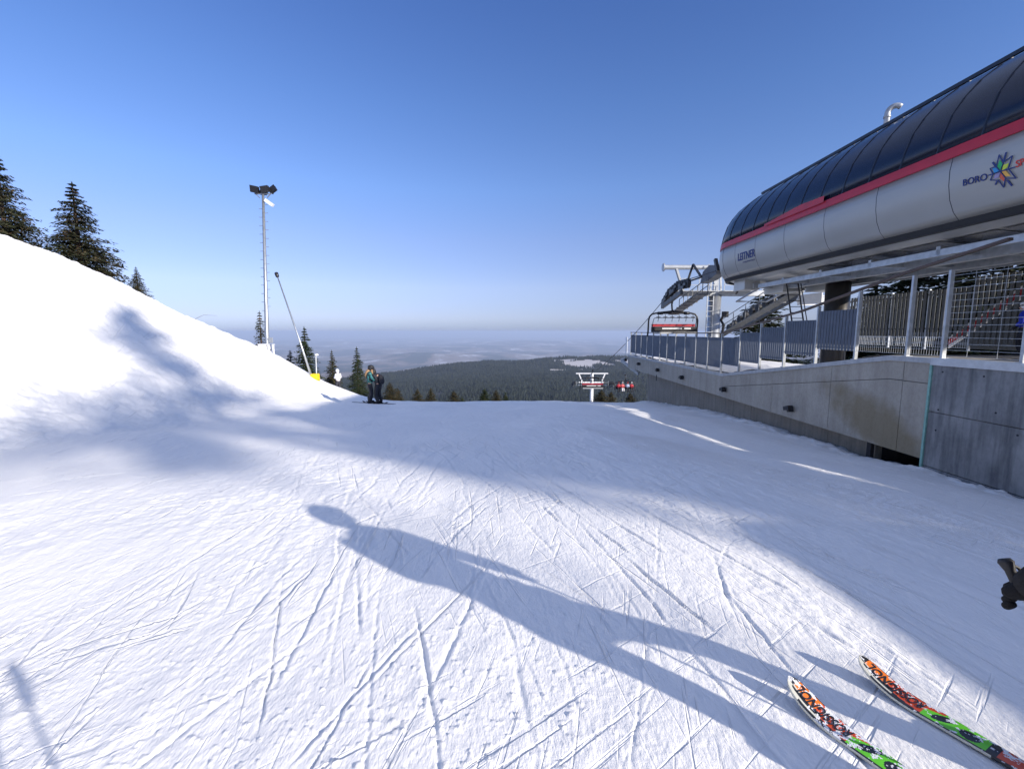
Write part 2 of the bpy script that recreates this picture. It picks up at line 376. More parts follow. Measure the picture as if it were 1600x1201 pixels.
def hill_z(X, Y):
    a = X/np.maximum(Y, 1)
    ridge = 3000 - 1500*np.clip(-a-.02, 0, .6)                     # where the wooded hill falls away
    top = -206 - 150*np.clip(-a-.05, 0, 1)
    z = np.interp(Y, [100, 300, 700, 1150, 1700, 2600, 2950, 4000], [-40,-100,-185,-204,-206,-228,-208,-206])
    z = z + (top+206)*sstep(1000, 2000, Y)
    z = z + 11*noise2(X/420, Y/420, 41, 4)*sstep(300, 1200, Y) + 30*sstep(.02,.13,a)*sstep(2560,2920,Y)
    fall = sstep(0, 1800, Y-ridge)
    return z*(1-fall) + (-760)*fall
def sheet(name, Ys, ts, zf, m):
    Y = np.repeat(Ys[:, None], len(ts), 1); X = Y*ts[None, :]
    Z = zf(X, Y); nr, nc = X.shape; idx = np.arange(nr*nc).reshape(nr, nc)
    F = np.stack([idx[:-1, :-1].ravel(), idx[:-1, 1:].ravel(), idx[1:, 1:].ravel(), idx[1:, :-1].ravel()], 1)
    return np_mesh(name, np.stack([X.ravel(), Y.ravel(), Z.ravel()], 1), F, m, smooth=True)
def hz(X, Y):
    k = sstep(100, 300, Y); return ground(X*0, np.full_like(X, 104.))*(1-k) - 2*(1-k) + hill_z(X, Y)*k
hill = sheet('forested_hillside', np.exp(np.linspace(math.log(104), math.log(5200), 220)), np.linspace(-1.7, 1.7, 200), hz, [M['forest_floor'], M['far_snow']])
tag(hill, kind='structure')
# snow clearings on the hill top
def clearing(X, Y):
    n = noise2(X/90, Y/110, 47, 3)
    c = ((Y > 2720+50*n) & (Y < 2890+60*noise2(X/120, X/77, 48, 2)) & (X > 330) & (X < 1500) & (noise2(X/160, Y/400, 49, 2) > -1.0))
    c |= (np.hypot((X-345)/95, (Y-2940)/70) < 1)
    c |= (Y > 2560+35*n) & (Y < 2680) & (X > 160) & (X < 420) & (n > -.1)
    return c
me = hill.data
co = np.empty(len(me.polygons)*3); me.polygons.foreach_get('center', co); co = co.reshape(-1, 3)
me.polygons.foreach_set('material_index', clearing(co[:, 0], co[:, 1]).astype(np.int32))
def plain_z(X, Y):
    z = -790 + 95*noise2(X/3800, Y/3800, 51, 5, .48)*sstep(3500, 7000, Y)
    z += 150*np.exp(-((Y-13500)/1800)**2)*(.55+.6*noise2(X/2600, Y/5000, 52, 3)) + 180*np.exp(-((Y-30000)/3500)**2)*(.4+.8*noise2(X/6000, Y/9000, 53, 3))
    return z
pl = sheet('valley_plain', np.exp(np.linspace(math.log(3000), math.log(75000), 300)), np.linspace(-1.6, 1.6, 330), plain_z, M['plain'])
tag(pl, kind='structure')
# distant forest: thousands of small conifers, one mass
def build_forest():
    n = 120000; R = np.random.default_rng(8)
    a = R.uniform(-.62, .55, n); Y = np.sqrt(R.uniform(1080**2, 3300**2, n)); X = a*Y
    dens = .72+.5*noise2(X/130, Y/130, 61, 3)
    keep = (R.random(n) < dens) & ~clearing(X, Y)
    X = X[keep]; Y = Y[keep]; Z = hill_z(X, Y); n = len(X)
    H = R.uniform(8, 22, n)*(1+.2*noise2(X/60, Y/60, 62, 2)); Rr = H*R.uniform(.16, .24, n); rot = R.uniform(0, 6, n)
    K = 5; V = np.zeros((n, 2*(K+1), 3)); 
    for t, (zb, zt, rs) in enumerate(((.08, .72, 1.0), (.45, 1.0, .62))):
        for k in range(K):
            th = rot+2*PI*k/K+t*.6; jr = R.uniform(.75, 1.25, n)
            V[:, t*(K+1)+k] = np.stack([X+np.cos(th)*Rr*rs*jr, Y+np.sin(th)*Rr*rs*jr, Z+H*zb], 1)
        V[:, t*(K+1)+K] = np.stack([X, Y, Z+H*zt], 1)
    T = []
    for t in range(2):
        for k in range(K): T.append((t*(K+1)+k, t*(K+1)+(k+1) % K, t*(K+1)+K))
    F = (np.arange(n)[:, None, None]*(2*(K+1)) + np.array(T)[None]).reshape(-1, 3)
    o = np_mesh('distant_forest', V.reshape(-1, 3), F, M['far_tree'])
    tag(o, 'dark blue-green conifer forest covering the far hill below the piste', 'forest', kind='stuff')
build_forest()

# ------------------------------------------------------------------ conifers
def leaf_mat(name, c1, c2, c3):
    m = bpy.data.materials.new(name); m.use_nodes = True; N = m.node_tree.nodes; L = m.node_tree.links; p = N['Principled BSDF']
    p.inputs['Roughness'].default_value = .75; p.inputs['Specular IOR Level'].default_value = .2
    tc = N.new('ShaderNodeTexCoord'); n = N.new('ShaderNodeTexNoise'); n.inputs['Scale'].default_value = 2.2; n.inputs['Detail'].default_value = 7; n.inputs['Roughness'].default_value = .75
    L.new(tc.outputs['Object'], n.inputs['Vector']); r = N.new('ShaderNodeValToRGB'); cr = r.color_ramp
    cr.elements[0].position = .35; cr.elements[0].color = (*c1, 1); cr.elements[1].position = .68; cr.elements[1].color = (*c3, 1); e = cr.elements.new(.52); e.color = (*c2, 1)
    L.new(n.outputs['Fac'], r.inputs[0]); L.new(r.outputs[0], p.inputs['Base Color'])
    return m
M['fir_dark'] = leaf_mat('dark_fir_needles', (.015,.028,.015), (.036,.050,.023), (.080,.066,.030))
M['fir_red'] = leaf_mat('reddish_fir_needles', (.020,.032,.017), (.046,.048,.024), (.13,.072,.042))
M['fir_brown'] = leaf_mat('brown_green_needles', (.028,.034,.018), (.058,.050,.026), (.090,.062,.034))
def conifer_data(seed, H=8, Rb=.27, dens=1.0, sparse=0.0, droop=.35, z0=.05):
    R = np.random.default_rng(seed); P = []; F = []
    V = []
    def quad(c, a, b):   # c centre, a half axis long, b half axis wide  -> pointed leaf clump
        i = len(V); V.extend([c-a, c+b*.9, c+a*1.25, c-b*.9]); F.append((i, i+1, i+2, i+3))
    nl = int(22*dens**.5)+5
    for l in range(nl):
        t = (l+.5)/nl; t = t**.92
        z = H*(z0+(.99-z0)*t); Lmax = H*Rb*((1-t)**.9)*(.72+.5*R.random()) + .008*H
        nb = int((5+9*(1-t))*dens)+3
        for b in range(nb):
            if R.random() < sparse: continue
            th = R.uniform(0, 2*PI); L_ = Lmax*R.uniform(.62, 1.12); dr = droop*R.uniform(.6, 1.4)
            up = R.uniform(-.05, .18); d = np.array([math.cos(th), math.sin(th), 0.]); side = np.array([-d[1], d[0], 0.])
            ns = max(3, int(L_/(.028*H)))
            for s in range(1, ns+1):
                q = s/ns; pos = d*(L_*q) + np.array([0, 0, z + L_*(up*q - dr*q*q + .22*dr*q**4)])
                w = (.35+.65*math.sin(min(1, q*1.15)*PI*.85+.15))*L_*.24 + .009*H*min(1, .3+1.5*(1-t))
                for sg in (-1, 1):
                    for rep in range(4):
                        jit = R.normal(0, 1, 3)*np.array([.012, .012, .0065])*H*min(1, .3+1.4*(1-t))
                        ax = (d*R.uniform(.3, .8) + side*sg*R.uniform(.5, 1.0) + np.array([0, 0, -R.uniform(.1, .6)]))
                        ax /= np.linalg.norm(ax)
                        wd = np.cross(ax, np.array([R.normal(0, .5), R.normal(0, .5), 1.])); wd /= np.linalg.norm(wd)
                        quad(pos + side*sg*w*R.uniform(.1, .8) + jit, ax*(.2*w+.010*H)*R.uniform(.6, 1.2), wd*(.0048*H)*R.uniform(.7, 1.5))
    for s in range(12):
        th = R.uniform(0, 6.28); ax = np.array([math.cos(th)*.3, math.sin(th)*.3, 1.]); quad(np.array([0, 0, H*(.95+.004*s)]), ax*.03*H*.5, np.array([math.sin(th), -math.cos(th), 0])*.006*H)
    return np.array(V), np.array(F)
def make_conifer(name, seed, m, label, cat='fir tree', group=None, **k):
    H = k.get('H', 8)
    V, F = conifer_data(seed, **k)
    root = thing(name, label, cat, group=group)
    tk = .5 if k.get('z0') else 1; b = MB(); b.tube([(0,0,-1.5), (0,0,H*.3), (0,0,H*.7), (0,0,H*.99)], [H*.022*tk, H*.017*tk, H*.010*tk, H*.002], 8); b.build('trunk', M['bark'], root, True)
    np_mesh('crown', V, F, m, root)
    return root
protos = {}
def place_tree(kind, x, y, h, label, group, seed_rot=0., z=None, name='fir_tree', w=1.0, sink=.2):
    if kind not in protos:
        args = dict(A=(1, M['fir_red'], dict(Rb=.30, dens=1.15)), B=(2, M['fir_dark'], dict(Rb=.24, dens=1.1)),
                    C_=(3, M['fir_red'], dict(Rb=.26, dens=.7, sparse=.35, droop=.6)), D=(4, M['fir_brown'], dict(Rb=.36, dens=1.3)),
                    E=(5, M['fir_dark'], dict(Rb=.30, dens=1.3)),
                    S=(11, M['fir_dark'], dict(Rb=.035, dens=.25, sparse=.35, droop=.2, z0=.885)),
                    P=(6, M['fir_dark'], dict(Rb=.15, dens=.30, sparse=.38, droop=.25, z0=.76)), Q=(9, M['fir_red'], dict(Rb=.09, dens=.35, sparse=.3, droop=.2, z0=.84)))[kind]
        r = make_conifer(name, args[0], args[1], label, **args[2]); protos[kind] = r
    else: r = copy_tree(protos[kind]); r.name = name
    tag(r, label, 'fir tree', group)
    r.location = (x, y, (gz(x, y) if z is None else z)-sink); s = h/8; r.scale = (s*w, s*w, s); r.rotation_euler = (0, 0, seed_rot)
    return r
def W3(x, y, d):
    """point seen at photo pixel (x, y) at depth d along the camera axis"""
    u = (x-800)/700; v = (y-600.5)/700; c, s = math.cos(PITCH), math.sin(PITCH)
    return Vector((u*d, d*(c - v*s), EYE + d*(-s - v*c)))
GT = 'fir trees behind the snow bank'
def tree_px(kind, x, ytop, ybase, d, label, group, rot=0, w=1.0, extra=0, name='fir_tree'):
    top = W3(x, ytop, d); base = W3(x, ybase, d)
    h = (top.z-base.z)+extra
    return place_tree(kind, top.x, top.y, h, label, group, rot, top.z-h, name, w, 0)
tree_px('A', -8, 236, 385, 27, 'tall reddish-green fir cut off by the left edge of the photo', GT, 0, 1.0, 2.0)
tree_px('A', 112, 284, 420, 29, 'broad reddish fir standing above the crest of the snow bank', GT, 2.1, 1.22, 1.6)
tree_px('A', 212, 417, 450, 31, 'small fir tip poking over the snow bank right of the broad fir', GT, 4.0, 1.05, 1.6)
tree_px('C_', 405, 486, 560, 36, 'scraggly sparse fir behind the floodlight mast and cabinets', GT, 1.0, 1.0, 1.6)
GL = 'fir trees along the piste edge'
tree_px('B', 453, 547, 585, 44, 'short dark fir peeking out left of the tall dark fir by the snow lance', GL, 0, 1.3, 2)
tree_px('B', 475, 511, 605, 42, 'tall dark fir behind the slanted snow lance', GL, 1.3, 1.12, 2)
tree_px('A', 518, 547, 612, 46, 'reddish fir behind the skier in the white jacket', GL, 3.3, .8, 2)
tree_px('B', 557, 542, 618, 42, 'slender dark fir just left of the pair of skiers', GL, 2.4, .95, 2)
GC = 'small fir tops beyond the crest of the piste'
for i, (x, yt, d, w, lb) in enumerate([(609, 598, 52, 1.1, 'brown fir top right beside the pair of skiers'), (621, 607, 54, 1, 'low brown fir top, second from the pair of skiers'),
        (652, 608, 60, 1.1, 'brownish fir top, third from the pair of skiers'), (673, 607, 62, 1, 'narrow brown fir top left of the gap in the row'),
        (709, 611, 64, 1.3, 'round brown fir top in the middle of the row'), (722, 620, 62, .9, 'tiny dark fir tip right of the round brown one'),
        (757, 608, 56, 1.3, 'dark full fir top, left of the right-hand three'), (775, 610, 62, 1.2, 'brown fir top, middle of the right-hand three'),
        (790, 614, 58, 1.0, 'thin dark fir tip, last of the row to the right'), (940, 610, 60, 1.6, 'brown fir top just right of the far white pylon'),
        (955, 613, 64, 1.4, 'brown fir top below the chair carrying riders'), (985, 615, 58, 1.4, 'fir top beside the far end of the concrete platform')]):
    tree_px('D' if i not in (5, 6, 8) else 'E', x, yt-1, 632, d, lb, GC, i*1.7, w*1.35, 3.0, 'fir_top_tree')
tree_px('E', 1194, 452, 560, 33, 'full dark fir standing between the lift tower and the station', 'fir trees behind the lift station', 1, 2.1, 3)
GS = 'fir trees behind the lift station'
for i, (x, yt, yb, d, w) in enumerate([(1372, 425, 545, 33, 1.9), (1432, 385, 545, 31, 2.0), (1505, 365, 545, 29, 2.1), (1585, 350, 545, 28, 2.1), (1680, 360, 545, 27, 1.8), (1335, 490, 548, 38, 1.4)]):
    tree_px('E' if i % 2 else 'B', x, yt, yb, d, ['dark fir left of the fence post group seen through the slats', 'tall dark fir seen under the station through the slatted fence', 'large dark fir right of the tall one, behind the slatted fence', 'dark fir at the right edge behind the wire mesh fence', 'dark fir just past the right edge of the photo', 'low distant fir seen between column and first mesh post'][i], GS, i*1.3, w, 3)
# sunward trees, behind and to the right of the camera: they throw the soft shadows on the piste
GB = 'tall fir trees on the sunny side behind the camera'
TE = math.tan(SUN_EL)
for i, (sx, sy, Lr, kd, w, lb) in enumerate([
        (-13.5, 15.8, 62, 'P', 1.0, 'tallest old pine behind the camera with a bare lower trunk'),
        (-10.0, 11.0, 60, 'S', .8, 'distant slim pine behind the camera, leftmost of the row'),
        (-6.2, 11.4, 72, 'S', .9, 'slender far pine behind the camera, second from the left of the row'),
        (-3.4, 10.6, 80, 'S', 1.1, 'highest far pine behind the camera with a tiny tufted top'),
        (.4, 10.0, 76, 'S', 1.0, 'far pine behind the camera on the line past the operator hut'),
        (-9.0, 16.0, 52, 'Q', 1.0, 'second old pine behind the camera, bare trunk and sparse crown'),
        (-1.5, 10.6, 42, 'Q', .9, 'thin-crowned pine behind the camera, middle of the sunward row'),
        (2.2, 7.9, 38, 'Q', .8, 'short-crowned pine behind the camera beside the lift station'),
        (4.6, 10.5, 40, 'Q', 1.0, 'pine behind the camera nearest the back of the station')]):
    x = sx+SUN_V.x*Lr; y = sy+SUN_V.y*Lr; zb = gz(x, y); h = gz(sx, sy)+TE*Lr-zb
    place_tree(kd, x, y, h, lb, 'tall pines on the sunny side behind the camera', i*2.2, name='pine_tree', w=w)

# ------------------------------------------------------------------ lift station
def YD(d, h): return (d*1.0 + .117*h)/.9931       # depth along the axis and height over the eye -> world Y
XS = 10.0; XC = 13.0; ST0, ST1 = -0.4, 24.2
st = thing('lift_station', 'silver and dark blue chairlift station with a red stripe, on a column', 'lift station', (XC, 12, .5))
def loc(o): # children in world coordinates
    o.matrix_parent_inverse = Matrix.Translation(-Vector(o.parent.location)); return o
# half profile: (distance from the centre line, height over the eye), lower corner -> stripe -> ridge
PROF = [(2.72,2.55),(2.86,2.72),(2.97,2.98),(3.03,3.3),(3.04,3.62),(3.0,3.90),(2.99,4.02),(2.97,4.14),(2.88,4.55),(2.72,5.0),(2.48,5.38),(2.15,5.76),(1.72,6.1),(1.2,6.36),(.6,6.52),(0,6.57)]
def sec(y, off=0.0):
    """profile points of the left half at Y=y, shrunk near the front end"""
    e = max(0, (y-(ST1-2.9))/2.9); e = min(e, 1)
    k = math.sqrt(max(0, 1-e**2.3)); kz = 1-.0*e
    pts = []
    for (a, h) in PROF:
        hh = h if h < 4.15 else 4.15+(h-4.15)*math.sqrt(max(0, 1-(e*1.0)**3.2))
        # the front closes with a rounded plan
        pts.append(((a+off)*k, hh))
    return pts
ys = list(np.arange(ST0, ST1-3, 1.02)) + [ST1-3+2.98*math.sin(t*PI/2/12) for t in range(0, 13)]
def shell(i0, i1, name, m, off=0, side=1, ylist=None, thick=.03, sm=True, back=True):
    b = MB(); Yl = ylist or ys; vs = []; n = i1-i0+1
    for y in Yl:
        p = sec(y, off)
        for (a, h) in p[i0:i1+1]: vs.append((XC - side*a, y, EYE+h))
    base_n = len(vs); fs = []
    for r in range(len(Yl)-1):
        for c in range(n-1): fs.append((r*n+c, r*n+c+1, (r+1)*n+c+1, (r+1)*n+c))
    b.add(vs, fs)
    o = b.build(name, m, st, sm); sol = o.modifiers.new('s', 'SOLIDIFY'); sol.thickness = thick; sol.offset = 0
    return loc(o)
M['glass'] = mat('dark_tinted_roof_glass', (.005,.008,.022), .20, 0, .1, 2, spec=.42)
M['roofseam'] = mat('dark_roof_rib', (.008,.010,.02), .4, 0, .1)
for side in (1, -1):
    shell(0, 5, 'side_panel', M['panel'], side=side)
    shell(7, 15, 'roof', M['glass'], side=side)
    shell(5, 7, 'red_stripe', M['red'], .03, side=side, sm=False)
# under-stripe dark line, ribs, seams
def rib(y, i0, i1, r, side, b, off=.0):
    p = sec(y, off)[i0:i1+1]; b.tube([(XC-side*a, y, EYE+h) for a, h in p], r, 6)
for side in (1, -1):
    for y in list(np.arange(ST0+.3, ST1-1.5, 1.02)) + [ST1-1.1, ST1-.7, ST1-.38]:
        b = MB(); rib(y, 7, 15, .026, side, b, .012); loc(b.build('roof_rib', M['roofseam'], st))
    for d in (8.2, 10.2, 12.25, 14.3, 16.4, 18.35, 20.0, 21.2):
        b = MB(); rib(YD(d, 3.4), 0, 5, .014, side, b, .006); loc(b.build('panel_seam', M['roofseam'], st))
# folding hatch mark in the stripe
b = MB(); y0 = YD(14.3, 4.1)
for k in range(1): b.add([(XS-.06, y0, EYE+4.10), (XS-.06, y0+3.4, EYE+4.12), (XS-.05, y0+3.4, EYE+4.2), (XS-.05, y0+1.2, EYE+4.34), (XS-.05, y0, EYE+4.30)], [(0,1,2,3,4)])
loc(b.build('stripe_flash', M['red'], st))
# ridge rail
b = MB()
for s_ in (1, -1): b.bar((XC-s_*.75, ST0, EYE+6.72), (XC-s_*.75, ST1-1.3, EYE+6.72), .07, .10)
for y in np.arange(ST0, ST1-1.5, 1.02):
    for s_ in (1, -1): b.bar((XC-s_*.75, y, EYE+6.5), (XC-s_*.75, y, EYE+6.72), .05)
b.bx(XC-.7, XC+.7, ST0, ST1-1.4, EYE+6.60, EYE+6.66)
loc(b.build('ridge_walkway', M['roofseam'], st))
# black gap below the side panel, pale inner skirt and flat underside
for side in (1, -1):
    b = MB(); yl = [y for y in ys if y < ST1-.3]
    vs = []
    for y in yl:
        k = sec(y)[0][0]/2.72; vs += [(XC-side*2.72*k, y, EYE+2.55), (XC-side*2.50*k, y, EYE+2.56), (XC-side*2.50*k, y, EYE+2.40), (XC-side*2.66*k, y, EYE+2.40)]
    fs = []
    for r in range(len(yl)-1):
        for c in range(4): fs.append((r*4+c, r*4+(c+1) % 4, (r+1)*4+(c+1) % 4, (r+1)*4+c))
    b.add(vs, fs); loc(b.build('rubber_gap', M['black'], st))
b = MB(); vs = []; yl = [y for y in ys if y < ST1-1.0]
pr = [(2.45, 2.50), (1.95, 2.34), (1.1, 2.26), (0, 2.24), (-1.1, 2.26), (-1.95, 2.34), (-2.45, 2.50)]
for y in yl:
    k = sec(y)[0][0]/2.72
    for (a, h) in pr: vs.append((XC-a*k, y, EYE+h))
fs = [(r*7+c, r*7+c+1, (r+1)*7+c+1, (r+1)*7+c) for r in range(len(yl)-1) for c in range(6)]
b.add(vs, fs); o = b.build('underside', M['under'], st); sm_ = o.modifiers.new('s', 'SOLIDIFY'); sm_.thickness = .03; loc(o)
# dark glazed strip and structural beams under the shell
b = MB()
for y in np.arange(ST0+.2, 17, 1.35):
    b.add([(XC-1.90, y, EYE+2.31), (XC-1.90, y+1.28, EYE+2.31), (XC-1.15, y+1.28, EYE+2.245), (XC-1.15, y, EYE+2.245)], [(0,1,2,3)])
loc(b.build('underside_windows', M['glass'], st))
b = MB()
for a in (-.75, .75): b.bx(XC+a-.11, XC+a+.11, ST0, 21.2, EYE+1.88, EYE+2.22)
for y in np.arange(3, 21.5, 2.25): b.bx(XC-1.9, XC+1.9, y-.06, y+.06, EYE+1.98, EYE+2.2)
for a in (-1.85, 1.85): b.bx(XC+a-.05, XC+a+.05, ST0, 20.6, EYE+1.95, EYE+2.12)
loc(b.build('chassis_beam', M['galv'], st))
b = MB(); b.bx(XC-1.05, XC-.2, 20.1, 21.6, EYE+1.75, EYE+2.45); b.bx(XC-2.2, XC-1.5, 21.2, 22.2, EYE+1.95, EYE+2.5); b.bx(XC+.5, XC+1.5, 19.6, 21, EYE+1.8, EYE+2.4)
loc(b.build('machine_box', M['under'], st))
# column, rear column, ladder, bracing
colY = YD(18.2, 0)
b = MB(); b.tube([(13.1, colY, EYE-2.6), (13.1, colY, EYE+2.25)], .43, 28); b.tube([(13.1, colY, EYE+1.98), (13.1, colY, EYE+2.2)], .58, 28); loc(b.build('column', mat('dark_steel_column', (.055,.052,.05), .35, .5, .3, 2.5, stretch=(1,1,.3)), st, True))
b = MB(); b.tube([(13.1, 3.6, EYE-1.6), (13.1, 3.6, EYE+2.25)], .5, 28); loc(b.build('column', M['galv'], st, True))
b = MB(); lx = 11.6; ly = YD(18.6, 1)   # leaning ladder
a0 = Vector((lx+.55, ly-.1, EYE-1.0)); a1 = Vector((lx, ly+.1, EYE+2.1))
for s_ in (-.24, .24): b.bar(a0+Vector((s_,0,0)), a1+Vector((s_,0,0)), .05)
for k in range(13): p = a0.lerp(a1, (k+.5)/13); b.tube([p+Vector((-.24,0,0)), p+Vector((.24,0,0))], .016, 6)
b.bar(a0+Vector((.42,0,0)), a1+Vector((.42,.1,0)), .035)
loc(b.build('ladder', M['blackmetal'], st))
b = MB(); b.tube([(12.0, 22.1, EYE+2.1), (12.0, 24.3, EYE+1.6), (13.6, 24.3, EYE+1.6), (13.6, 22.1, EYE+2.1)], .05, 8); loc(b.build('guide_hoop', M['galv'], st))
b = MB(); b.bx(14.7, 14.74, 21.6, 23.4, EYE+1.35, EYE+1.85); b.bx(14.7, 16.1, 23.36, 23.4, EYE+1.35, EYE+1.40); b.bx(14.7, 16.1, 23.36, 23.4, EYE+1.8, EYE+1.85)
for k in range(5): b.tube([(14.8+.3*k, 23.3, EYE+1.6), (14.8+.3*k, 23.42, EYE+1.6)], .17, 12)
loc(b.build('guide_wheel_frame', M['white'], st))
# bent exhaust pipe on the roof
pp = W3(1384, 205, 12.6*700/584); px, py = 12.6, pp.y
b = MB(); zt = W3(1384, 180, 12.6*700/584).z
arc = [(px, py, EYE+6.3), (px, py, zt)] + [(px+.17*(1-math.cos(t)), py-.17*(1-math.cos(t))*.6, zt+.22*math.sin(t)) for t in np.linspace(.3, 2.4, 7)]
b.tube(arc, .085, 14); b.tube([(px, py, zt-.12), (px, py, zt-.06)], .105, 14)
loc(b.build('exhaust_pipe', M['galv_light'], st, True))
# lettering on the shell
def text(body, size, pos, X, Y, m, parent, name='lettering', bold=.012, depth=.004, shear=0, sx=1.0):
    cu = bpy.data.curves.new('t', 'FONT'); cu.body = body; cu.size = size; cu.extrude = depth; cu.offset = bold; cu.shear = shear
    o = bpy.data.objects.new('t', cu); C.objects.link(o); dg = bpy.context.evaluated_depsgraph_get(); dg.update()
    me = bpy.data.meshes.new_from_object(o.evaluated_get(dg)); bpy.data.objects.remove(o)
    X = Vector(X).normalized(); Y = Vector(Y); Y = (Y - X*Y.dot(X)).normalized(); Z = X.cross(Y)
    Mx = Matrix((X*sx, Y, Z)).transposed().to_4x4(); Mx.translation = Vector(pos); me.transform(Mx)
    return mesh_obj(name, me, m, parent)
def panel_x(h):   # outer x of the shell at height h over the eye
    hs = [q[1] for q in PROF[:7]]; as_ = [q[0] for q in PROF[:7]]; return XC - float(np.interp(h, hs, as_)) - .02
def on_panel(x, y):
    """point on the left shell seen at pixel"""
    h = 3.3
    for _ in range(4):
        X = panel_x(h); d = X*700/(x-800); p = W3(x, y, d); h = p.z-EYE
    return Vector((panel_x(h), p.y, p.z))
def panel_text(body, x0, y0, x1, y1, hpx, m, bold, name='lettering', shear=0):
    a = on_panel(x0, y0); c = on_panel(x1, y1); t = on_panel(x0, y0-hpx)
    size = (t-a).length/.70; L_ = (c-a).length
    o = text(body, size, a+Vector((-.012,0,0)), c-a, t-a, m, st, name, bold, shear=shear)
    w = max((v.co-a).dot((c-a).normalized()) for v in o.data.vertices); k = L_/w; ax = (c-a).normalized()
    for v in o.data.vertices: v.co += ax*((v.co-a).dot(ax)*(k-1))
    loc(o); return o
panel_text('LEITNER', 1153, 408, 1180, 400, 11, M['navy'], .008, shear=.2)
panel_text('ropeways', 1161, 411, 1180, 406, 2.4, M['navy'], .0)
panel_text('BORO', 1504.5, 291, 1543, 281, 10, M['navy'], .002)
panel_text('SPORT', 1588, 262, 1632, 246, 10.5, mat('red_lettering', (.6,.04,.03), .5, 0, .05), .002)
star = [(958,636),(1001,0)]
cx, cy = 995, 705    # star centre in the 8x zoom of (1440,180)
def zp(x, y): return on_panel(1440+x/8.006, 180+y/8.006)
petals = [((.02,.42,.14), [(cx,cy),(955,640),(985,560),(1027,620)]), ((.55,.68,.06), [(cx+10,cy),(1030,625),(1098,598),(1085,650)]),
          ((.03,.30,.62), [(cx,cy),(915,725),(892,668),(950,652)]), ((.75,.42,.08), [(cx+10,cy),(1055,690),(1120,760),(1060,768)]),
          ((.65,.12,.06), [(cx,cy+8),(1052,770),(1035,830),(985,790)]), ((.30,.26,.45), [(cx,cy+5),(970,780),(905,800),(925,738)])]
for (c_, pts) in petals:
    b = MB(); b.add([zp(*p)+Vector((-.012,0,0)) for p in pts], [(0,1,2,3)]); loc(b.build('emblem_petal', mat('emblem_colour', c_, .5, 0, .15), st))
b = MB()
def ol(pts, closed=True, w=.018):
    P = [zp(*p)+Vector((-.02,0,0)) for p in pts]
    for i in range(len(P)-(0 if closed else 1)): b.bar(P[i], P[(i+1) % len(P)], w, .01, up=(1,0,0))
ol([(cx,cy),(945,645),(982,498),(1035,590),(1148,508),(1095,672),(cx,cy)], False); ol([(cx,cy),(905,735),(868,668),(945,645)], False)
ol([(905,735),(872,815),(975,815),(1040,905),(1062,790),(1195,790),(1095,672)], False)
ol([(845,755),(cx,705),(1185,650)], False, .022); ol([(1035,585),(1072,462)], False, .03); ol([(900,590),(940,640)], False, .03); ol([(935,872),(955,825)], False, .03); ol([(1080,810),(1145,885)], False, .03)
ol([(cx,cy),(1035,590)], False, .012); ol([(cx,cy),(1062,790)], False, .012)
loc(b.build('emblem_outline', M['navy'], st))

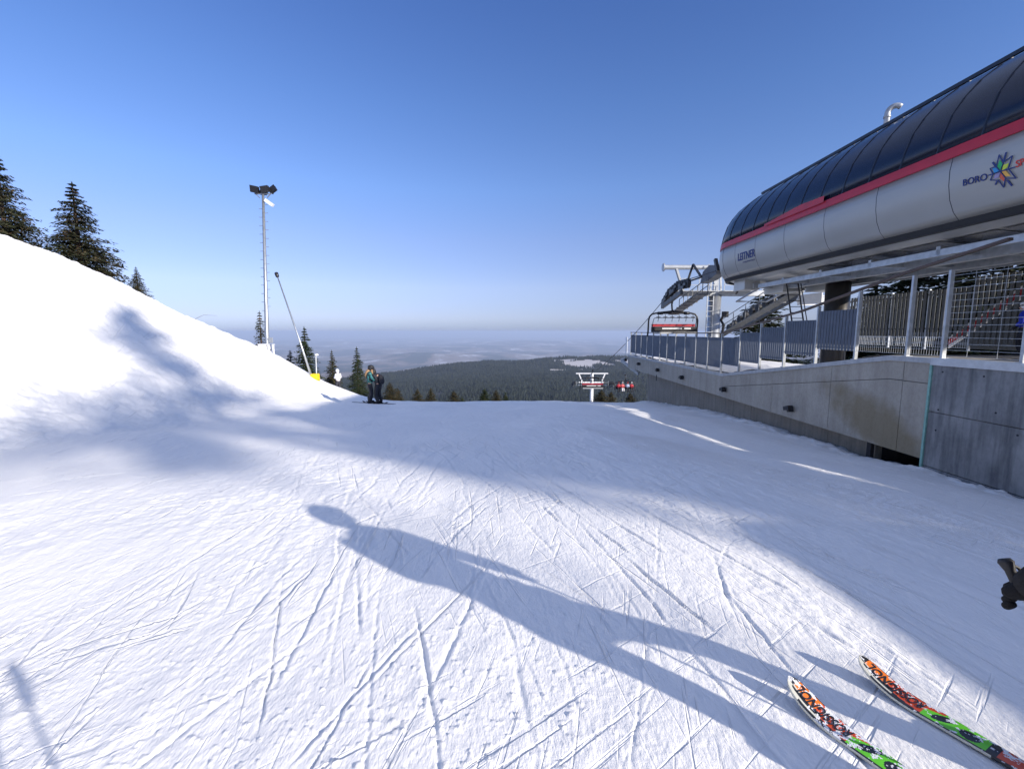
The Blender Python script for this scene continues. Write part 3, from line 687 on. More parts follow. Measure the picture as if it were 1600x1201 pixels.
# ------------------------------------------------------------------ concrete platform
def conc(name, c1, c2, dark, stain=None, rough_lines=False, streak=1.0):
    m = bpy.data.materials.new(name); m.use_nodes = True; N = m.node_tree.nodes; L = m.node_tree.links; p = N['Principled BSDF']
    p.inputs['Roughness'].default_value = .82; p.inputs['Specular IOR Level'].default_value = .25
    g = N.new('ShaderNodeNewGeometry')
    def noise(scale, st_, det=6, r=.6):
        mp = N.new('ShaderNodeMapping'); mp.inputs['Scale'].default_value = st_; L.new(g.outputs['Position'], mp.inputs[0])
        n = N.new('ShaderNodeTexNoise'); n.inputs['Scale'].default_value = scale; n.inputs['Detail'].default_value = det; n.inputs['Roughness'].default_value = r; L.new(mp.outputs[0], n.inputs['Vector']); return n
    def ramp(n, a, b, pa, pb):
        r = N.new('ShaderNodeValToRGB'); r.color_ramp.elements[0].color = (*a, 1); r.color_ramp.elements[1].color = (*b, 1); r.color_ramp.elements[0].position = pa; r.color_ramp.elements[1].position = pb; L.new(n.outputs[0], r.inputs[0]); return r
    def mix(fac, a, b, mode='MIX', f=None):
        x = N.new('ShaderNodeMix'); x.data_type = 'RGBA'; x.blend_type = mode
        if f is not None: x.inputs[0].default_value = f
        else: L.new(fac, x.inputs[0])
        L.new(a, x.inputs[6]); L.new(b, x.inputs[7]); return x.outputs[2]
    col = ramp(noise(.9, (1,1,1)), c1, c2, .3, .7).outputs[0]
    col = mix(None, col, ramp(noise(2.2*streak, (1,2.2,.22), 7), dark, (1,1,1), .33, .58).outputs[0], 'MULTIPLY', .8)
    col = mix(None, col, ramp(noise(14, (1,1,.6), 8, .7), (.72,.72,.72), (1,1,1), .3, .55).outputs[0], 'MULTIPLY', .6)
    if stain:
        vm = N.new('ShaderNodeVectorMath'); vm.operation = 'SUBTRACT'; vm.inputs[1].default_value = stain[0]; L.new(g.outputs['Position'], vm.inputs[0])
        mp = N.new('ShaderNodeMapping'); mp.inputs['Rotation'].default_value = (stain[2], 0, 0); L.new(vm.outputs[0], mp.inputs[0])
        vs = N.new('ShaderNodeVectorMath'); vs.operation = 'MULTIPLY'; vs.inputs[1].default_value = stain[1]; L.new(mp.outputs[0], vs.inputs[0])
        ln = N.new('ShaderNodeVectorMath'); ln.operation = 'LENGTH'; L.new(vs.outputs[0], ln.inputs[0])
        n = noise(1.5, (1,1,1)); ad = N.new('ShaderNodeMath'); ad.operation = 'MULTIPLY_ADD'; ad.inputs[1].default_value = 1.3; L.new(n.outputs[0], ad.inputs[0]); L.new(ln.outputs['Value'], ad.inputs[2])
        r = N.new('ShaderNodeMapRange'); r.inputs[1].default_value = 1.25; r.inputs[2].default_value = 1.8; r.inputs[3].default_value = .62; r.inputs[4].default_value = 0; L.new(ad.outputs[0], r.inputs[0])
        rgb = N.new('ShaderNodeRGB'); rgb.outputs[0].default_value = (.18,.135,.055,1); col = mix(r.outputs[0], col, rgb.outputs[0])
    L.new(col, p.inputs['Base Color'])
    b = N.new('ShaderNodeBump'); b.inputs['Strength'].default_value = .4; b.inputs['Distance'].default_value = .012; L.new(noise(9, (1,1,1), 8).outputs[0], b.inputs['Height']); L.new(b.outputs[0], p.inputs['Normal'])
    return m
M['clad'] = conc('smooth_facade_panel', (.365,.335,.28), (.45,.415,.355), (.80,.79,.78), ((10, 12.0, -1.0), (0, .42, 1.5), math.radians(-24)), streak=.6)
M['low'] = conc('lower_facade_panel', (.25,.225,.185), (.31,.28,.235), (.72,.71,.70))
M['rough'] = conc('board_marked_concrete', (.17,.175,.18), (.31,.315,.31), (.38,.38,.40), streak=1.2)
M['cap'] = conc('light_coping', (.42,.43,.43), (.50,.51,.51), (.8,.8,.8))
pf = thing('concrete_platform', 'grey concrete unloading platform with a sloping ramp and metal coping', 'platform', (XS, 20, -1))
def locp(o): o.matrix_parent_inverse = Matrix.Translation(-Vector(pf.location)); return o
YA = YD(10.62, -.6)      # joint with the rough wall
Y1 = YD(11.8, -.6); Y2 = YD(21.2, -1.95); Y3 = YD(38.6, -1.95)
ZH = EYE-.62; ZL = EYE-1.97; ZB = EYE-3.08
def deck_z(y): return ZH if y <= Y1 else (ZL if y >= Y2 else ZH + (ZL-ZH)*(y-Y1)/(Y2-Y1))
def prism_yz(b, poly, x0, x1):
    n = len(poly); b.add([(x0, y, z) for y, z in poly] + [(x1, y, z) for y, z in poly], [tuple(range(n)), tuple(range(2*n-1, n-1, -1))] + [(i, (i+1) % n, n+(i+1) % n, n+i) for i in range(n)])
# upper facade split into real panels with open joints
cuts = [YA+.03, YD(11.55,-2), YD(14.1,-2), YD(17.2,-2), Y2-.0, 25.2, 28.9, 32.6, 36, Y3]
for i in range(len(cuts)-1):
    a, c = cuts[i]+.008, cuts[i+1]-.008; xs_ = [a] + [q for q in (Y1, Y2) if a < q < c] + [c]
    b = MB(); top = [(q, deck_z(q)-.12) for q in xs_]
    zm = lambda q: max(ZB+.3, (deck_z(q)-.62))
    if c < Y2+.5:      # two rows
        prism_yz(b, [(a, ZB)] + [(c, ZB)] + [(q, zm(q)-.008) for q in xs_[::-1]], XS, XS+.12)
        prism_yz(b, [(q, zm(q)+.008) for q in xs_] + top[::-1], XS, XS+.12)
    else: prism_yz(b, [(a, ZB), (c, ZB)] + top[::-1], XS, XS+.12)
    locp(b.build('facade_panel', M['clad'], pf))
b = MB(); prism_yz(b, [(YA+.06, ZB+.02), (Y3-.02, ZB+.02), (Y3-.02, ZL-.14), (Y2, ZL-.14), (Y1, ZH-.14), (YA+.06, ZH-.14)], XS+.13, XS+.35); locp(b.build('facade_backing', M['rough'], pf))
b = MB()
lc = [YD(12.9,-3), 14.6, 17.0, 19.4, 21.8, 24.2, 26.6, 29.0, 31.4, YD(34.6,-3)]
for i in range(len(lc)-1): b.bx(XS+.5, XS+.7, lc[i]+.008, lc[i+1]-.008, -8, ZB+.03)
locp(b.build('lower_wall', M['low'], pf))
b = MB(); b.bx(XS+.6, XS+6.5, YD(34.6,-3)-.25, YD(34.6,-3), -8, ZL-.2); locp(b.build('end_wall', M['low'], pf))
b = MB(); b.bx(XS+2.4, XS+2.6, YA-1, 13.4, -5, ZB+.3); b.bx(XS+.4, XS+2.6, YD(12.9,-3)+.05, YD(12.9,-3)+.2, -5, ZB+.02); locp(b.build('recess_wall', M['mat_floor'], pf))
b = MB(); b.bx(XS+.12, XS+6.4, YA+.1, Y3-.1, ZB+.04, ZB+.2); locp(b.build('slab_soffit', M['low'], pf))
# rough wall with lift lines and tie holes
b = MB()
for (z0, z1) in ((-5, -1.62), (-1.60, -.30), (-.28, ZH-.17)): b.bx(XS-.02, XS+.5, -4.0, YA-.04, z0, z1)
b.bx(XS+.03, XS+.5, -4.0, YA-.045, -5, ZH-.18)
b.bx(XS+.4, XS+2.5, YA-1.2, YA-.05, -5, ZH-.2)
locp(b.build('rough_wall', M['rough'], pf))
b = MB()
for (x_, y_) in [(1473, 581), (1537.5, 588), (1462, 672), (1556, 645), (1466, 640), (1590, 680)]:
    p = W3(x_, y_, (XS-.02)*700/(x_-800)); b = MB(); b.tube([(XS-.024, p.y, p.z), (XS+.02, p.y, p.z)], .022, 10); locp(b.build('tie_hole', M['black'], pf))
b = MB(); b.bx(XS-.05, XS+.1, YA-.03, YA+.025, ZB-.25, ZH-.13); locp(b.build('joint_strip', M['green_strip'], pf))
# coping
b = MB()
prism_yz(b, [(YA, ZH-.13), (Y1, ZH-.13), (Y2, ZL-.13), (Y3, ZL-.13), (Y3, ZL), (Y2, ZL), (Y1, ZH), (YA, ZH)], XS-.05, XS+.3)
locp(b.build('coping', M['cap'], pf))
def plate_mat():
    m = mat('chequer_plate', (.50,.52,.54), .4, .6, .1, 6); N = m.node_tree.nodes; L = m.node_tree.links
    g = N.new('ShaderNodeNewGeometry'); mp = N.new('ShaderNodeMapping'); mp.inputs['Rotation'].default_value = (math.radians(45), 0, 0); L.new(g.outputs['Position'], mp.inputs[0])
    w = N.new('ShaderNodeTexChecker'); w.inputs['Scale'].default_value = 16; L.new(mp.outputs[0], w.inputs['Vector'])
    b = N.new('ShaderNodeBump'); b.inputs['Strength'].default_value = .9; b.inputs['Distance'].default_value = .01; L.new(w.outputs['Fac'], b.inputs['Height']); L.new(b.outputs[0], N['Principled BSDF'].inputs['Normal'])
    return m
b = MB(); b.bx(XS-.07, XS+.35, -4.0, YA-.002, ZH-.165, ZH+.01); locp(b.build('chequer_edge_plate', plate_mat(), pf))
# deck: near matting, ramp and far level under snow
b = MB(); b.bx(XS+.36, XS+9, -4, YD(12.6,-.6), ZH-.1, ZH-.03); locp(b.build('rubber_floor', M['mat_floor'], pf))
b = MB(); yy = [YD(12.62,-.6), 13.6, 15, 17, 19, Y2, 25, 30, 36, Y3-.1]; xx = np.linspace(XS+.31, XS+7.2, 24); yy = np.interp(np.linspace(0, len(yy)-1, 90), range(len(yy)), yy)
A, B = np.meshgrid(xx, yy); Zd = np.array([deck_z(q) for q in yy])[:, None]+.04+.05*noise2(A*1.1, B*1.1, 71, 4)
idx = np.arange(A.size).reshape(A.shape); F = np.stack([idx[:-1,:-1].ravel(), idx[:-1,1:].ravel(), idx[1:,1:].ravel(), idx[1:,:-1].ravel()], 1)
o = np_mesh('deck_snow', np.stack([A.ravel(), B.ravel(), Zd.ravel()], 1), F, M['snow'], pf, True); locp(o)
b = MB(); prism_yz(b, [(YA, ZH-.4), (Y1, ZH-.4), (Y2, ZL-.4), (Y3, ZL-.4), (Y3, ZL-.02), (Y2, ZL-.02), (Y1, ZH-.02), (YA, ZH-.02)], XS+.31, XS+7.2); locp(b.build('deck_slab', M['low'], pf))
# wall lamps
for i, (x_, y_) in enumerate([(1238, 637), (1134, 607.5), (1068, 589), (1030, 577.5), (1000, 568), (980, 562)]):
    p = W3(x_, y_, XS*700/(x_-800)); b = MB(); R_ = Matrix.Rotation(math.radians(-18), 3, 'X')
    b.box((XS-.16, p.y, p.z), (.17, .30, .13), R_); b.box((XS-.16, p.y-.13, p.z-.045), (.19, .1, .15), R_); b.bx(XS-.08, XS, p.y-.05, p.y+.05, p.z-.02, p.z+.06)
    locp(b.build('wall_lamp', M['blackmetal'], pf))
b = MB(); p = W3(1026, 589, XS*700/226); b.bx(XS-.03, XS, p.y-.04, p.y+.04, p.z-.25, p.z+.15); locp(b.build('drain_pipe', M['black'], pf))
# strut and white end panel at the far tip
b = MB(); b.bar((XS-.3, Y3+1.2, ZL-.55), (XS+.5, Y3-1.6, ZL-1.5), .12, .25); b.bar((XS-.3, Y3+1.2, ZL-.5), (XS-.3, Y3-.2, ZL-.25), .08, .12); locp(b.build('end_strut', M['galv'], pf))
b = MB(); b.bx(XS-.12, XS-.08, Y3-.05, Y3+.5, ZL+.1, ZL+1.5); locp(b.build('end_board', M['white'], pf))

# ------------------------------------------------------------------ fences
fn = thing('platform_fence', 'blue-grey slatted steel fence with a brown handrail along the platform edge', 'fence', (XS, 20, 0))
def locf(o): o.matrix_parent_inverse = Matrix.Translation(-Vector(o.parent.location)); return o
def rail_h(d): return float(np.interp(d, [9.0, 11.3, 13.3, 15.5, 21.4, 40], [1.85, 1.5, 1.12, .70, -.08, -.06]))
dps = [37.6,36.1,34.6,33.1,31.7,30.2,28.8,27.3,25.8,24.3,22.8,21.3,19.6,18.0,16.4,14.7,13.0,11.3,10.36]
for d in dps:
    h = min(rail_h(d), 1.42); y = YD(d, 0); b = MB(); z0 = deck_z(y)
    b.bx(XS-.02, XS+.07, y-.03, y+.03, z0, EYE+h-.03); b.bx(XS-.06, XS+.11, y-.07, y+.07, z0, z0+.015); locf(b.build('post', M['galv'], fn))
for i in range(len(dps)-1):
    y1, y0 = YD(dps[i], 0), YD(dps[i+1], 0); zt = EYE+min(rail_h(dps[i]), rail_h(dps[i+1]))-.20; zb = max(deck_z(y0), deck_z(y1))+.24
    if dps[i+1] < 12.9: continue
    if dps[i+1] >= 20: zt -= .0
    b = MB(); n = max(4, int((y1-y0-.12)/.125)); w = (y1-y0-.12)/n
    R_ = Matrix.Rotation(math.radians(12), 3, 'Z')
    for k in range(n): b.box((XS+.02, y0+.06+w*(k+.5), (zt+zb)/2), (.05, w*.62, zt-zb), R_)
    b.bx(XS+.045, XS+.06, y0+.04, y1-.04, zt-.12, zt-.08); b.bx(XS+.045, XS+.06, y0+.04, y1-.04, zb+.08, zb+.12)
    locf(b.build('slat_panel', M['slat'], fn))
b = MB()
rp = [(d, rail_h(d)) for d in (9.0, 10.2, 11.3, 12.3, 13.3, 14.4, 15.5, 17.5, 19.5, 21.4, 25, 30, 37.7)]
P = [Vector((XS+.02, YD(d, h), EYE+h)) for d, h in rp]
for i in range(len(P)-1): b.bar(P[i], P[i+1]+(P[i+1]-P[i])*.004, .11, .055+.0*(i))
locf(b.build('handrail', M['brown'], fn))
# near wire mesh bays
mf = thing('wire_mesh_fence', 'galvanised wire mesh fence on the chequer plate at the right edge', 'fence', (XS, 6, 0))
for y in (YD(8.72, 0), 7.2, 5.7, 4.2, 2.7, 1.2):
    b = MB(); b.bx(XS-.02, XS+.07, y-.03, y+.03, ZH+.01, EYE+1.42); b.bx(XS-.06, XS+.11, y-.07, y+.07, ZH+.01, ZH+.025); locf(b.build('post', M['galv_light'], mf))
def wires(parent, y0, y1, zb, zt, x, dz=.16, dy=.05, r=.0035, rv=.0022):
    b = MB()
    for z in np.arange(zb, zt+.001, dz): b.box((x, (y0+y1)/2, z), (r*2, y1-y0, r*2))
    for y in np.arange(y0, y1, dy): b.box((x+.004, y, (zb+zt)/2), (rv*2, rv*2, zt-zb))
    return locf(b.build('wire_mesh', M['galv'], parent))
wires(mf, 1.2, YD(10.36, 0), ZH+.06, EYE+1.30, XS+.02, .14, .62)
wires(fn, YD(10.36, 0), YD(11.3, 0), ZH+.06, ZH+.6, XS+.02, .14, .07); wires(fn, YD(11.3, 0), YD(13.0, 0), ZH+.06, ZH+.5, XS+.02, .14, .07)
# far side slatted fence
ff = thing('far_side_fence', 'grey vertical slat fence on the far side of the platform under the station', 'fence', (17, 10, 0))
for i, y0 in enumerate(np.arange(-3, 23, 1.8)):
    y1 = y0+1.8; zt = EYE+(2.0 if y0 < 16 else 1.66); zb = ZH+(.1 if y0 < 16 else .42); b = MB(); n = 9; w = 1.74/n
    for k in range(n): b.box((17, y0+.03+w*(k+.5), (zt+zb)/2), (.014, w*.66, zt-zb))
    b.bx(17.03, 17.05, y0, y1, zt-.2, zt-.15); b.bx(17.03, 17.05, y0, y1, zb+.3, zb+.35); locf(b.build('slat_panel', M['slat2'], ff))
    b = MB(); b.bx(17.03, 17.1, y0-.03, y0+.03, ZH-.1, zt+.05); locf(b.build('post', M['galv'], ff))
    if y0 >= 16: wires(ff, y0, y1, ZH+.0, ZH+.42, 17.02, .2, .09, .006, .005)
# ramp barrier, red and white
rb = thing('ramp_barrier', 'red and white striped board along a grey ramp side behind the mesh fence', 'barrier', (17.35, 12, ZH))
a = W3(1481, 544, 17.35*700/681); c = W3(1640, 437, 17.35*700/840)
for (o0, o1, m_, xo, nm) in ((.0, .12, M['white'], 0, 'lower_edge'), (.12, .36, M['red'], -.006, 'red_board'), (.36, .46, M['white'], 0, 'upper_edge')):
    b = MB(); b.add([(17.35+xo, a.y, a.z+o0), (17.35+xo, c.y, c.z+o0), (17.35+xo, c.y, c.z+o1), (17.35+xo, a.y, a.z+o1), (17.40, a.y, a.z+o0), (17.40, c.y, c.z+o0), (17.40, c.y, c.z+o1), (17.40, a.y, a.z+o1)], [(0,1,2,3),(7,6,5,4),(0,4,5,1),(3,2,6,7),(0,3,7,4),(1,5,6,2)])
    locf(b.build(nm, m_, rb))
b = MB(); prism_yz(b, [(a.y-.1, ZH-.03), (c.y, ZH-.03), (c.y, c.z-.01)], 17.35, 17.40); locf(b.build('ramp_side', M['slat2'], rb))

# ------------------------------------------------------------------ operator hut (behind the camera's right edge)
hut = thing('operator_hut', 'low grey operator hut on the platform, out of the photo to the right', 'hut', (12, -4.5, ZH))
b = MB(); b.bx(10.05, 13.6, -7.5, -1.95, ZH-.03, 3.42); locf(b.build('wall', M['under'], hut))
b = MB(); b.bx(9.95, 13.7, -7.6, -1.85, 3.425, 3.56); locf(b.build('roof', M['galv'], hut))
for k in range(3):
    b = MB(); b.bx(10.02, 10.045, -7.0+1.7*k, -5.7+1.7*k, 1.9, 3.0); locf(b.build('window', M['glass'], hut))
b = MB(); b.bx(11.2, 12.1, -1.945, -1.92, ZH, 3.0); locf(b.build('door', M['slat2'], hut))

# ------------------------------------------------------------------ lift tower
def tower(root, xc, y, ztop, ground_z, full=True):
    """T shaped tower; ztop = height of the cross arm"""
    def lt(o): o.matrix_parent_inverse = Matrix.Translation(-Vector(root.location)); return o
    b = MB(); b.tube([(xc, y, ground_z), (xc, y, ztop)], [.42, .38], 20); lt(b.build('shaft', M['galv'] if full else M['white'], root, True))
    b = MB()
    b.box((xc, y, ztop+.1), (6.2, .38, .34)); lt(b.build('cross_arm', M['galv_light'] if full else M['white'], root))
    # lifting frame
    b = MB()
    b.tube([(xc-3.4, y, ztop+1.75), (xc+3.2, y, ztop+1.75)], .15, 14); b.tube([(xc-3.45, y, ztop+1.75), (xc-3.38, y, ztop+1.75)], .26, 14); b.tube([(xc+3.2, y, ztop+1.75), (xc+3.27, y, ztop+1.75)], .26, 14)
    for s_ in (-1, 1):
        b.bar((xc+s_*2.1, y, ztop+.25), (xc+s_*2.6, y, ztop+1.7), .24, .12); b.bar((xc+s_*.35, y, ztop+.2), (xc+s_*.25, y, ztop+1.7), .10)
    b.bar((xc, y, ztop), (xc, y, ztop+1.7), .28)
    lt(b.build('lifting_frame', M['galv_light'], root))
    # catwalks and railings
    b = MB()
    for s_ in (-1, 1):
        xw = xc+s_*2.05
        b.box((xc+s_*1.3, y-.5, ztop+.2), (2.3, .6, .04))
        for z_ in (.55, .95): b.bar((xc+s_*.2, y-.8, ztop+z_), (xc+s_*2.6, y-.8, ztop+z_), .03)
        for k in range(5): b.bar((xc+s_*(.2+.6*k), y-.8, ztop+.2), (xc+s_*(.2+.6*k), y-.8, ztop+.95), .03)
    b.bar((xc-.65, y-.35, ztop-3.2), (xc-.65, y-.35, ztop+1.9), .05); b.bar((xc-.25, y-.35, ztop-6.2), (xc-.25, y-.35, ztop+1.9), .05); b.bar((xc-.65, y-.35, ztop-6.2), (xc-.65, y-.35, ztop-3.2), .05)
    for k in range(24): b.bar((xc-.65, y-.35, ztop-6+.33*k), (xc-.25, y-.35, ztop-6+.33*k), .03)
    lt(b.build('catwalk', M['galv_light'], root))
    return lt
def sheaves(root, lt, x, pts, up=1, walk=True, n=10, s_=-1):
    """battery of small wheels following the rope path pts (y, z)"""
    P = [Vector((x, q[0], q[1])) for q in pts]
    L_ = [0]
    for i in range(len(P)-1): L_.append(L_[-1]+(P[i+1]-P[i]).length)
    def at(t):
        t = max(0, min(L_[-1], t)); i = max(j for j in range(len(L_)-1) if L_[j] <= t+1e-9) if t < L_[-1] else len(P)-2
        return P[i].lerp(P[i+1], (t-L_[i])/(L_[i+1]-L_[i]))
    b = MB()
    for k in range(n):
        b = MB(); p = at(L_[-1]*(k+.5)/n) + Vector((0, 0, -.22*up)); b.tube([p+Vector((-.09,0,0)), p+Vector((.09,0,0))], .27, 16); b.tube([p+Vector((-.09,0,0)), p+Vector((.09,0,0))], .05, 8)
        lt(b.build('sheave_wheel', M['black'], root))
    b = MB()
    for k in range(0, n, 2):
        a_ = at(L_[-1]*(k+.5)/n); c_ = at(L_[-1]*(k+1.5)/n); o = Vector((s_*.13, 0, -.25*up)); b.bar(a_+o, c_+o, .05, .14)
    for k in range(0, n, 4):
        a_ = at(L_[-1]*(k+1)/n); c_ = at(L_[-1]*(k+3)/n); o = Vector((s_*.18, 0, -.42*up)); b.bar(a_+o, c_+o, .06, .18)
    a_ = at(L_[-1]*.12); c_ = at(L_[-1]*.88); o = Vector((s_*.2, 0, -.68*up)); b.bar(a_+o, c_+o, .16, .26)
    lt(b.build('sheave_beam', mat('dark_weathered_steel', (.10,.105,.11), .5, .5, .3, 6), root))
    if walk:
        b = MB(); o = Vector((-s_*.75, 0, -.85)); a_ = at(0)+o; c_ = at(L_[-1])+o; b.bar(a_, c_, .6, .05)
        for k in range(7):
            p = a_.lerp(c_, k/6); b.bar(p+Vector((-s_*.33,0,0)), p+Vector((-s_*.33,0,.95)), .035); b.bar(p+Vector((s_*.35,0,0)), p+Vector((-s_*.35,0,0)), .09, .12)
        b.bar(a_+Vector((-s_*.33,0,.95)), c_+Vector((-s_*.33,0,.95)), .035); b.bar(a_+Vector((-s_*.33,0,.5)), c_+Vector((-s_*.33,0,.5)), .035)
        lt(b.build('service_walkway', mat('grey_walkway_grating', (.17,.175,.18), .55, .4, .3, 8), root))
TY = YD(29, 2.3)
tw = thing('lift_tower', 'galvanised lift tower with ladder, catwalks and sheaves beside the station nose', 'lift tower', (XC+.15, TY, -6))
zarm = EYE+2.35
lt = tower(tw, XC+.15, TY, zarm, -9)
def at_x(X, x, y): return W3(x, y, X*700/(x-800))
yz = lambda p: (p.y, p.z)
pL = [yz(at_x(10, 1036, 470)), yz(at_x(10, 1046, 452)), yz(at_x(10, 1060, 440)), yz(at_x(10, 1077, 436))]
sheaves(tw, lt, 10.0, pL, n=12)
pR = [(TY+4.6, EYE+.35), (TY+2, EYE+1.35), (TY-1.5, EYE+2.3), (TY-4.8, EYE+3.0)]
sheaves(tw, lt, 16.2, pR, n=12, s_=1)
b = MB()   # entry fairing, a curved grey plate towards the station
q = [at_x(11.2, 1094, 443), at_x(11.2, 1098, 425), at_x(11.2, 1108, 414), at_x(11.2, 1122, 414), at_x(11.2, 1119, 428), at_x(11.2, 1108, 437)]
b.add([p for p in q] + [p+Vector((.5, 0, 0)) for p in q], [tuple(range(6)), tuple(range(11, 5, -1))] + [(i, (i+1) % 6, 6+(i+1) % 6, 6+i) for i in range(6)]); lt(b.build('fairing', mat('grey_fairing_sheet', (.14,.15,.165), .5, .3, .2, 2), tw))
b = MB(); b.bar(at_x(11, 1118, 405), at_x(11, 1122, 424), .16); b.bar(at_x(10.5, 1074, 440), at_x(10.8, 1083, 413), .10); b.bar(at_x(10.8, 1083, 413), at_x(11, 1096, 433), .10); b.bar(at_x(10.5, 1072, 441), at_x(11, 1096, 433), .08)
b.bar((14.2, TY-.6, zarm), (14.9, TY-.6, zarm+1.5), .09)
lt(b.build('frame_strut', M['blackmetal'], tw))
b = MB(); b.tube([at_x(13.1, 1131, 492), at_x(13.1, 1126, 500), at_x(13.1, 1131, 508), at_x(13.1, 1128, 522)], .08, 8); b.box(at_x(13.4, 1133, 491), (.3,.3,.35)); lt(b.build('cable_conduit', M['black'], tw))
# second, far tower
T2Y = 72.5; zarm2 = W3(927, 584, 72).z
t2 = thing('lift_tower', 'far white T-shaped lift tower standing below the crest', 'lift tower', (XC, T2Y, zarm2-12))
def tower_small(root, xc, y, zt):
    def l2(o): o.matrix_parent_inverse = Matrix.Translation(-Vector(root.location)); return o
    b = MB(); b.tube([(xc, y, zt-14), (xc, y, zt-1.5)], .28, 16); b.bar((xc, y, zt-1.6), (xc, y, zt), .42); l2(b.build('shaft', M['white'], root, True))
    b = MB(); b.box((xc, y, zt), (5.2, .3, .16)); b.bar((xc-2.1, y, zt-.1), (xc-1.6, y, zt-1.3), .18); b.bar((xc+2.1, y, zt-.1), (xc+1.6, y, zt-1.3), .18); b.box((xc, y, zt-1.45), (4.2, .3, .2)); l2(b.build('cross_arm', M['white'], root))
    b = MB()
    for s_ in (-1, 1):
        for dz in (.0, .45): b.bar((xc+s_*1.9, y-.4, zt-1.9+dz), (xc+s_*2.6, y-.4, zt-1.9+dz), .05)
        b.bar((xc+s_*2.6, y-.4, zt-1.9), (xc+s_*2.6, y-.4, zt-1.2), .05); b.bar((xc+s_*1.9, y-.4, zt-1.9), (xc+s_*1.9, y-.4, zt-1.2), .05)
    b.box((xc, y-.4, zt-1.85), (4.6, .5, .06)); l2(b.build('catwalk', M['galv_light'], root))
    for s_ in (-1, 1): sheaves(root, l2, xc+s_*3.0, [(y+2.2, zt-1.9), (y, zt-1.35), (y-2.2, zt-1.1)], n=6, walk=False, s_=s_)
tower_small(t2, XC, T2Y, zarm2)
# haul rope, one loop with two runs in view
b = MB()
def sag(A, B, n, s):
    return [A.lerp(B, t) - Vector((0, 0, 4*s*t*(1-t))) for t in np.linspace(0, 1, n)]
r1 = [Vector((10, YD(22, 3), EYE+2.95))] + [Vector((10, *q)) for q in pL[::-1]]
r1 += sag(Vector((10, *pL[0])), Vector((10, T2Y, zarm2-1.3)), 24, 1.15)[1:] + [Vector((10, 170, -52))]
b.tube(r1, .024, 6)
r2 = [Vector((16.2, 21.5, EYE+3.0))] + [Vector((16.2, *q)) for q in pR[::-1]] + sag(Vector((16.2, *pR[0])), Vector((16.0, T2Y, zarm2-1.3)), 24, 1.3)[1:] + [Vector((16, 170, -52))]
b.tube(r2, .024, 6)
ro = b.build('haul_rope', M['blackmetal']); tag(ro, 'thin dark steel haul rope running from the station down past both lift towers', 'cable')

# ------------------------------------------------------------------ chairs
def make_chair(name, label, riders_bar_down=False):
    """origin at the rope grip; chair 3.2 m wide, seats facing -Y (towards the camera side)"""
    r = thing(name, label, 'chairlift chair', group='six-seat chairs hanging on the lift')
    b = MB(); b.tube([(0,0,.02), (-.02,.1,-.15), (-.05,.22,-.5), (-.02,.2,-.85), (.1,.1,-1.08)], [.06,.06,.055,.055,.07], 10); b.box((0,0,0), (.22,.6,.14)); b.build('hanger', M['blackmetal'], r, True)
    b = MB(); w = 1.58
    fr = [(-w,.15,-2.55), (-w,.05,-2.3), (-w,.0,-1.55), (-w+.05,.0,-1.3), (-w+.2,0,-1.14), (-w+.45,0,-1.08), (-.4,0,-1.08), (.4,0,-1.08), (w-.45,0,-1.08), (w-.2,0,-1.14), (w-.05,0,-1.3), (w,0,-1.55), (w,.05,-2.3), (w,.15,-2.55)]
    b.tube(fr, .055, 10); b.bar((-1.0,0,-1.06), (-.1,.05,-.96), .12); b.bar((1.0,0,-1.06), (.1,.05,-.96), .12)
    for s_ in (-1, 1): b.box((s_*.85, 0, -1.08), (.3, .22, .18))
    b.build('frame', M['blackmetal'], r, True)
    b = MB(); R_ = Matrix.Rotation(math.radians(-8), 3, 'X'); b.box((0,-.05,-1.86), (2.76,.12,.15), R_); b.box((0,.0,-1.80), (2.70,.30,.05)); b.build('backrest', M['redseat'], r)
    b = MB(); b.box((0,-.16,-2.10), (2.84,.20,.30)); b.box((0,-.30,-2.24), (2.80,.5,.10)); b.build('seat', M['black'], r)
    b = MB(); b.box((-.15,-.265,-2.06), (1.25,.02,.085)); b.box((.85,-.265,-2.06), (.42,.02,.085)); b.build('label_strip', M['white'], r)
    b = MB(); b.box((0,-.5,-2.34), (2.66,.10,.12)); b.build('footrest_bar', M['under'], r)
    b = MB(); b.tube([(-1.38,-.1,-2.2), (-1.38,-.3,-1.6), (-1.34,-.35,-1.42), (-1.2,-.4,-1.38), (1.2,-.4,-1.38), (1.34,-.35,-1.42), (1.38,-.3,-1.6), (1.38,-.1,-2.2)], .022, 8)
    for k in range(6):
        x = -1.1+.44*k; b.tube([(x,-.4,-1.18), (x+.02,-.42,-1.38), (x-.04,-.5,-1.62)], .018, 6); b.bar((x-.12,-.42,-1.34), (x+.14,-.42,-1.34), .04)
    b.build('safety_bar', M['blackmetal'], r)
    return r
ch = make_chair('lift_chair', 'empty red six-seat chair hanging just past the railing of the platform')
gp = at_x(10, 1041, 466); ch.location = (10.15, gp.y-1.0, gp.z+.06); cs = (1090-1011)/700*((gp.y-1)*.993)/3.27; ch.scale = (cs, cs, cs)
ch2 = copy_tree(ch); tag(ch2, 'far red and white chair hanging in front of the distant white tower', 'chairlift chair'); p = W3(926, 578, 56); ch2.location = p; ch2.scale = (.95,.95,.95)
ch3 = copy_tree(ch); tag(ch3, 'far chair with riders in red, right of the distant white tower', 'chairlift chair'); p = W3(977, 585, 66); ch3.location = p; ch3.scale = (.95,.95,.95); ch3.rotation_euler = (0,0,PI)

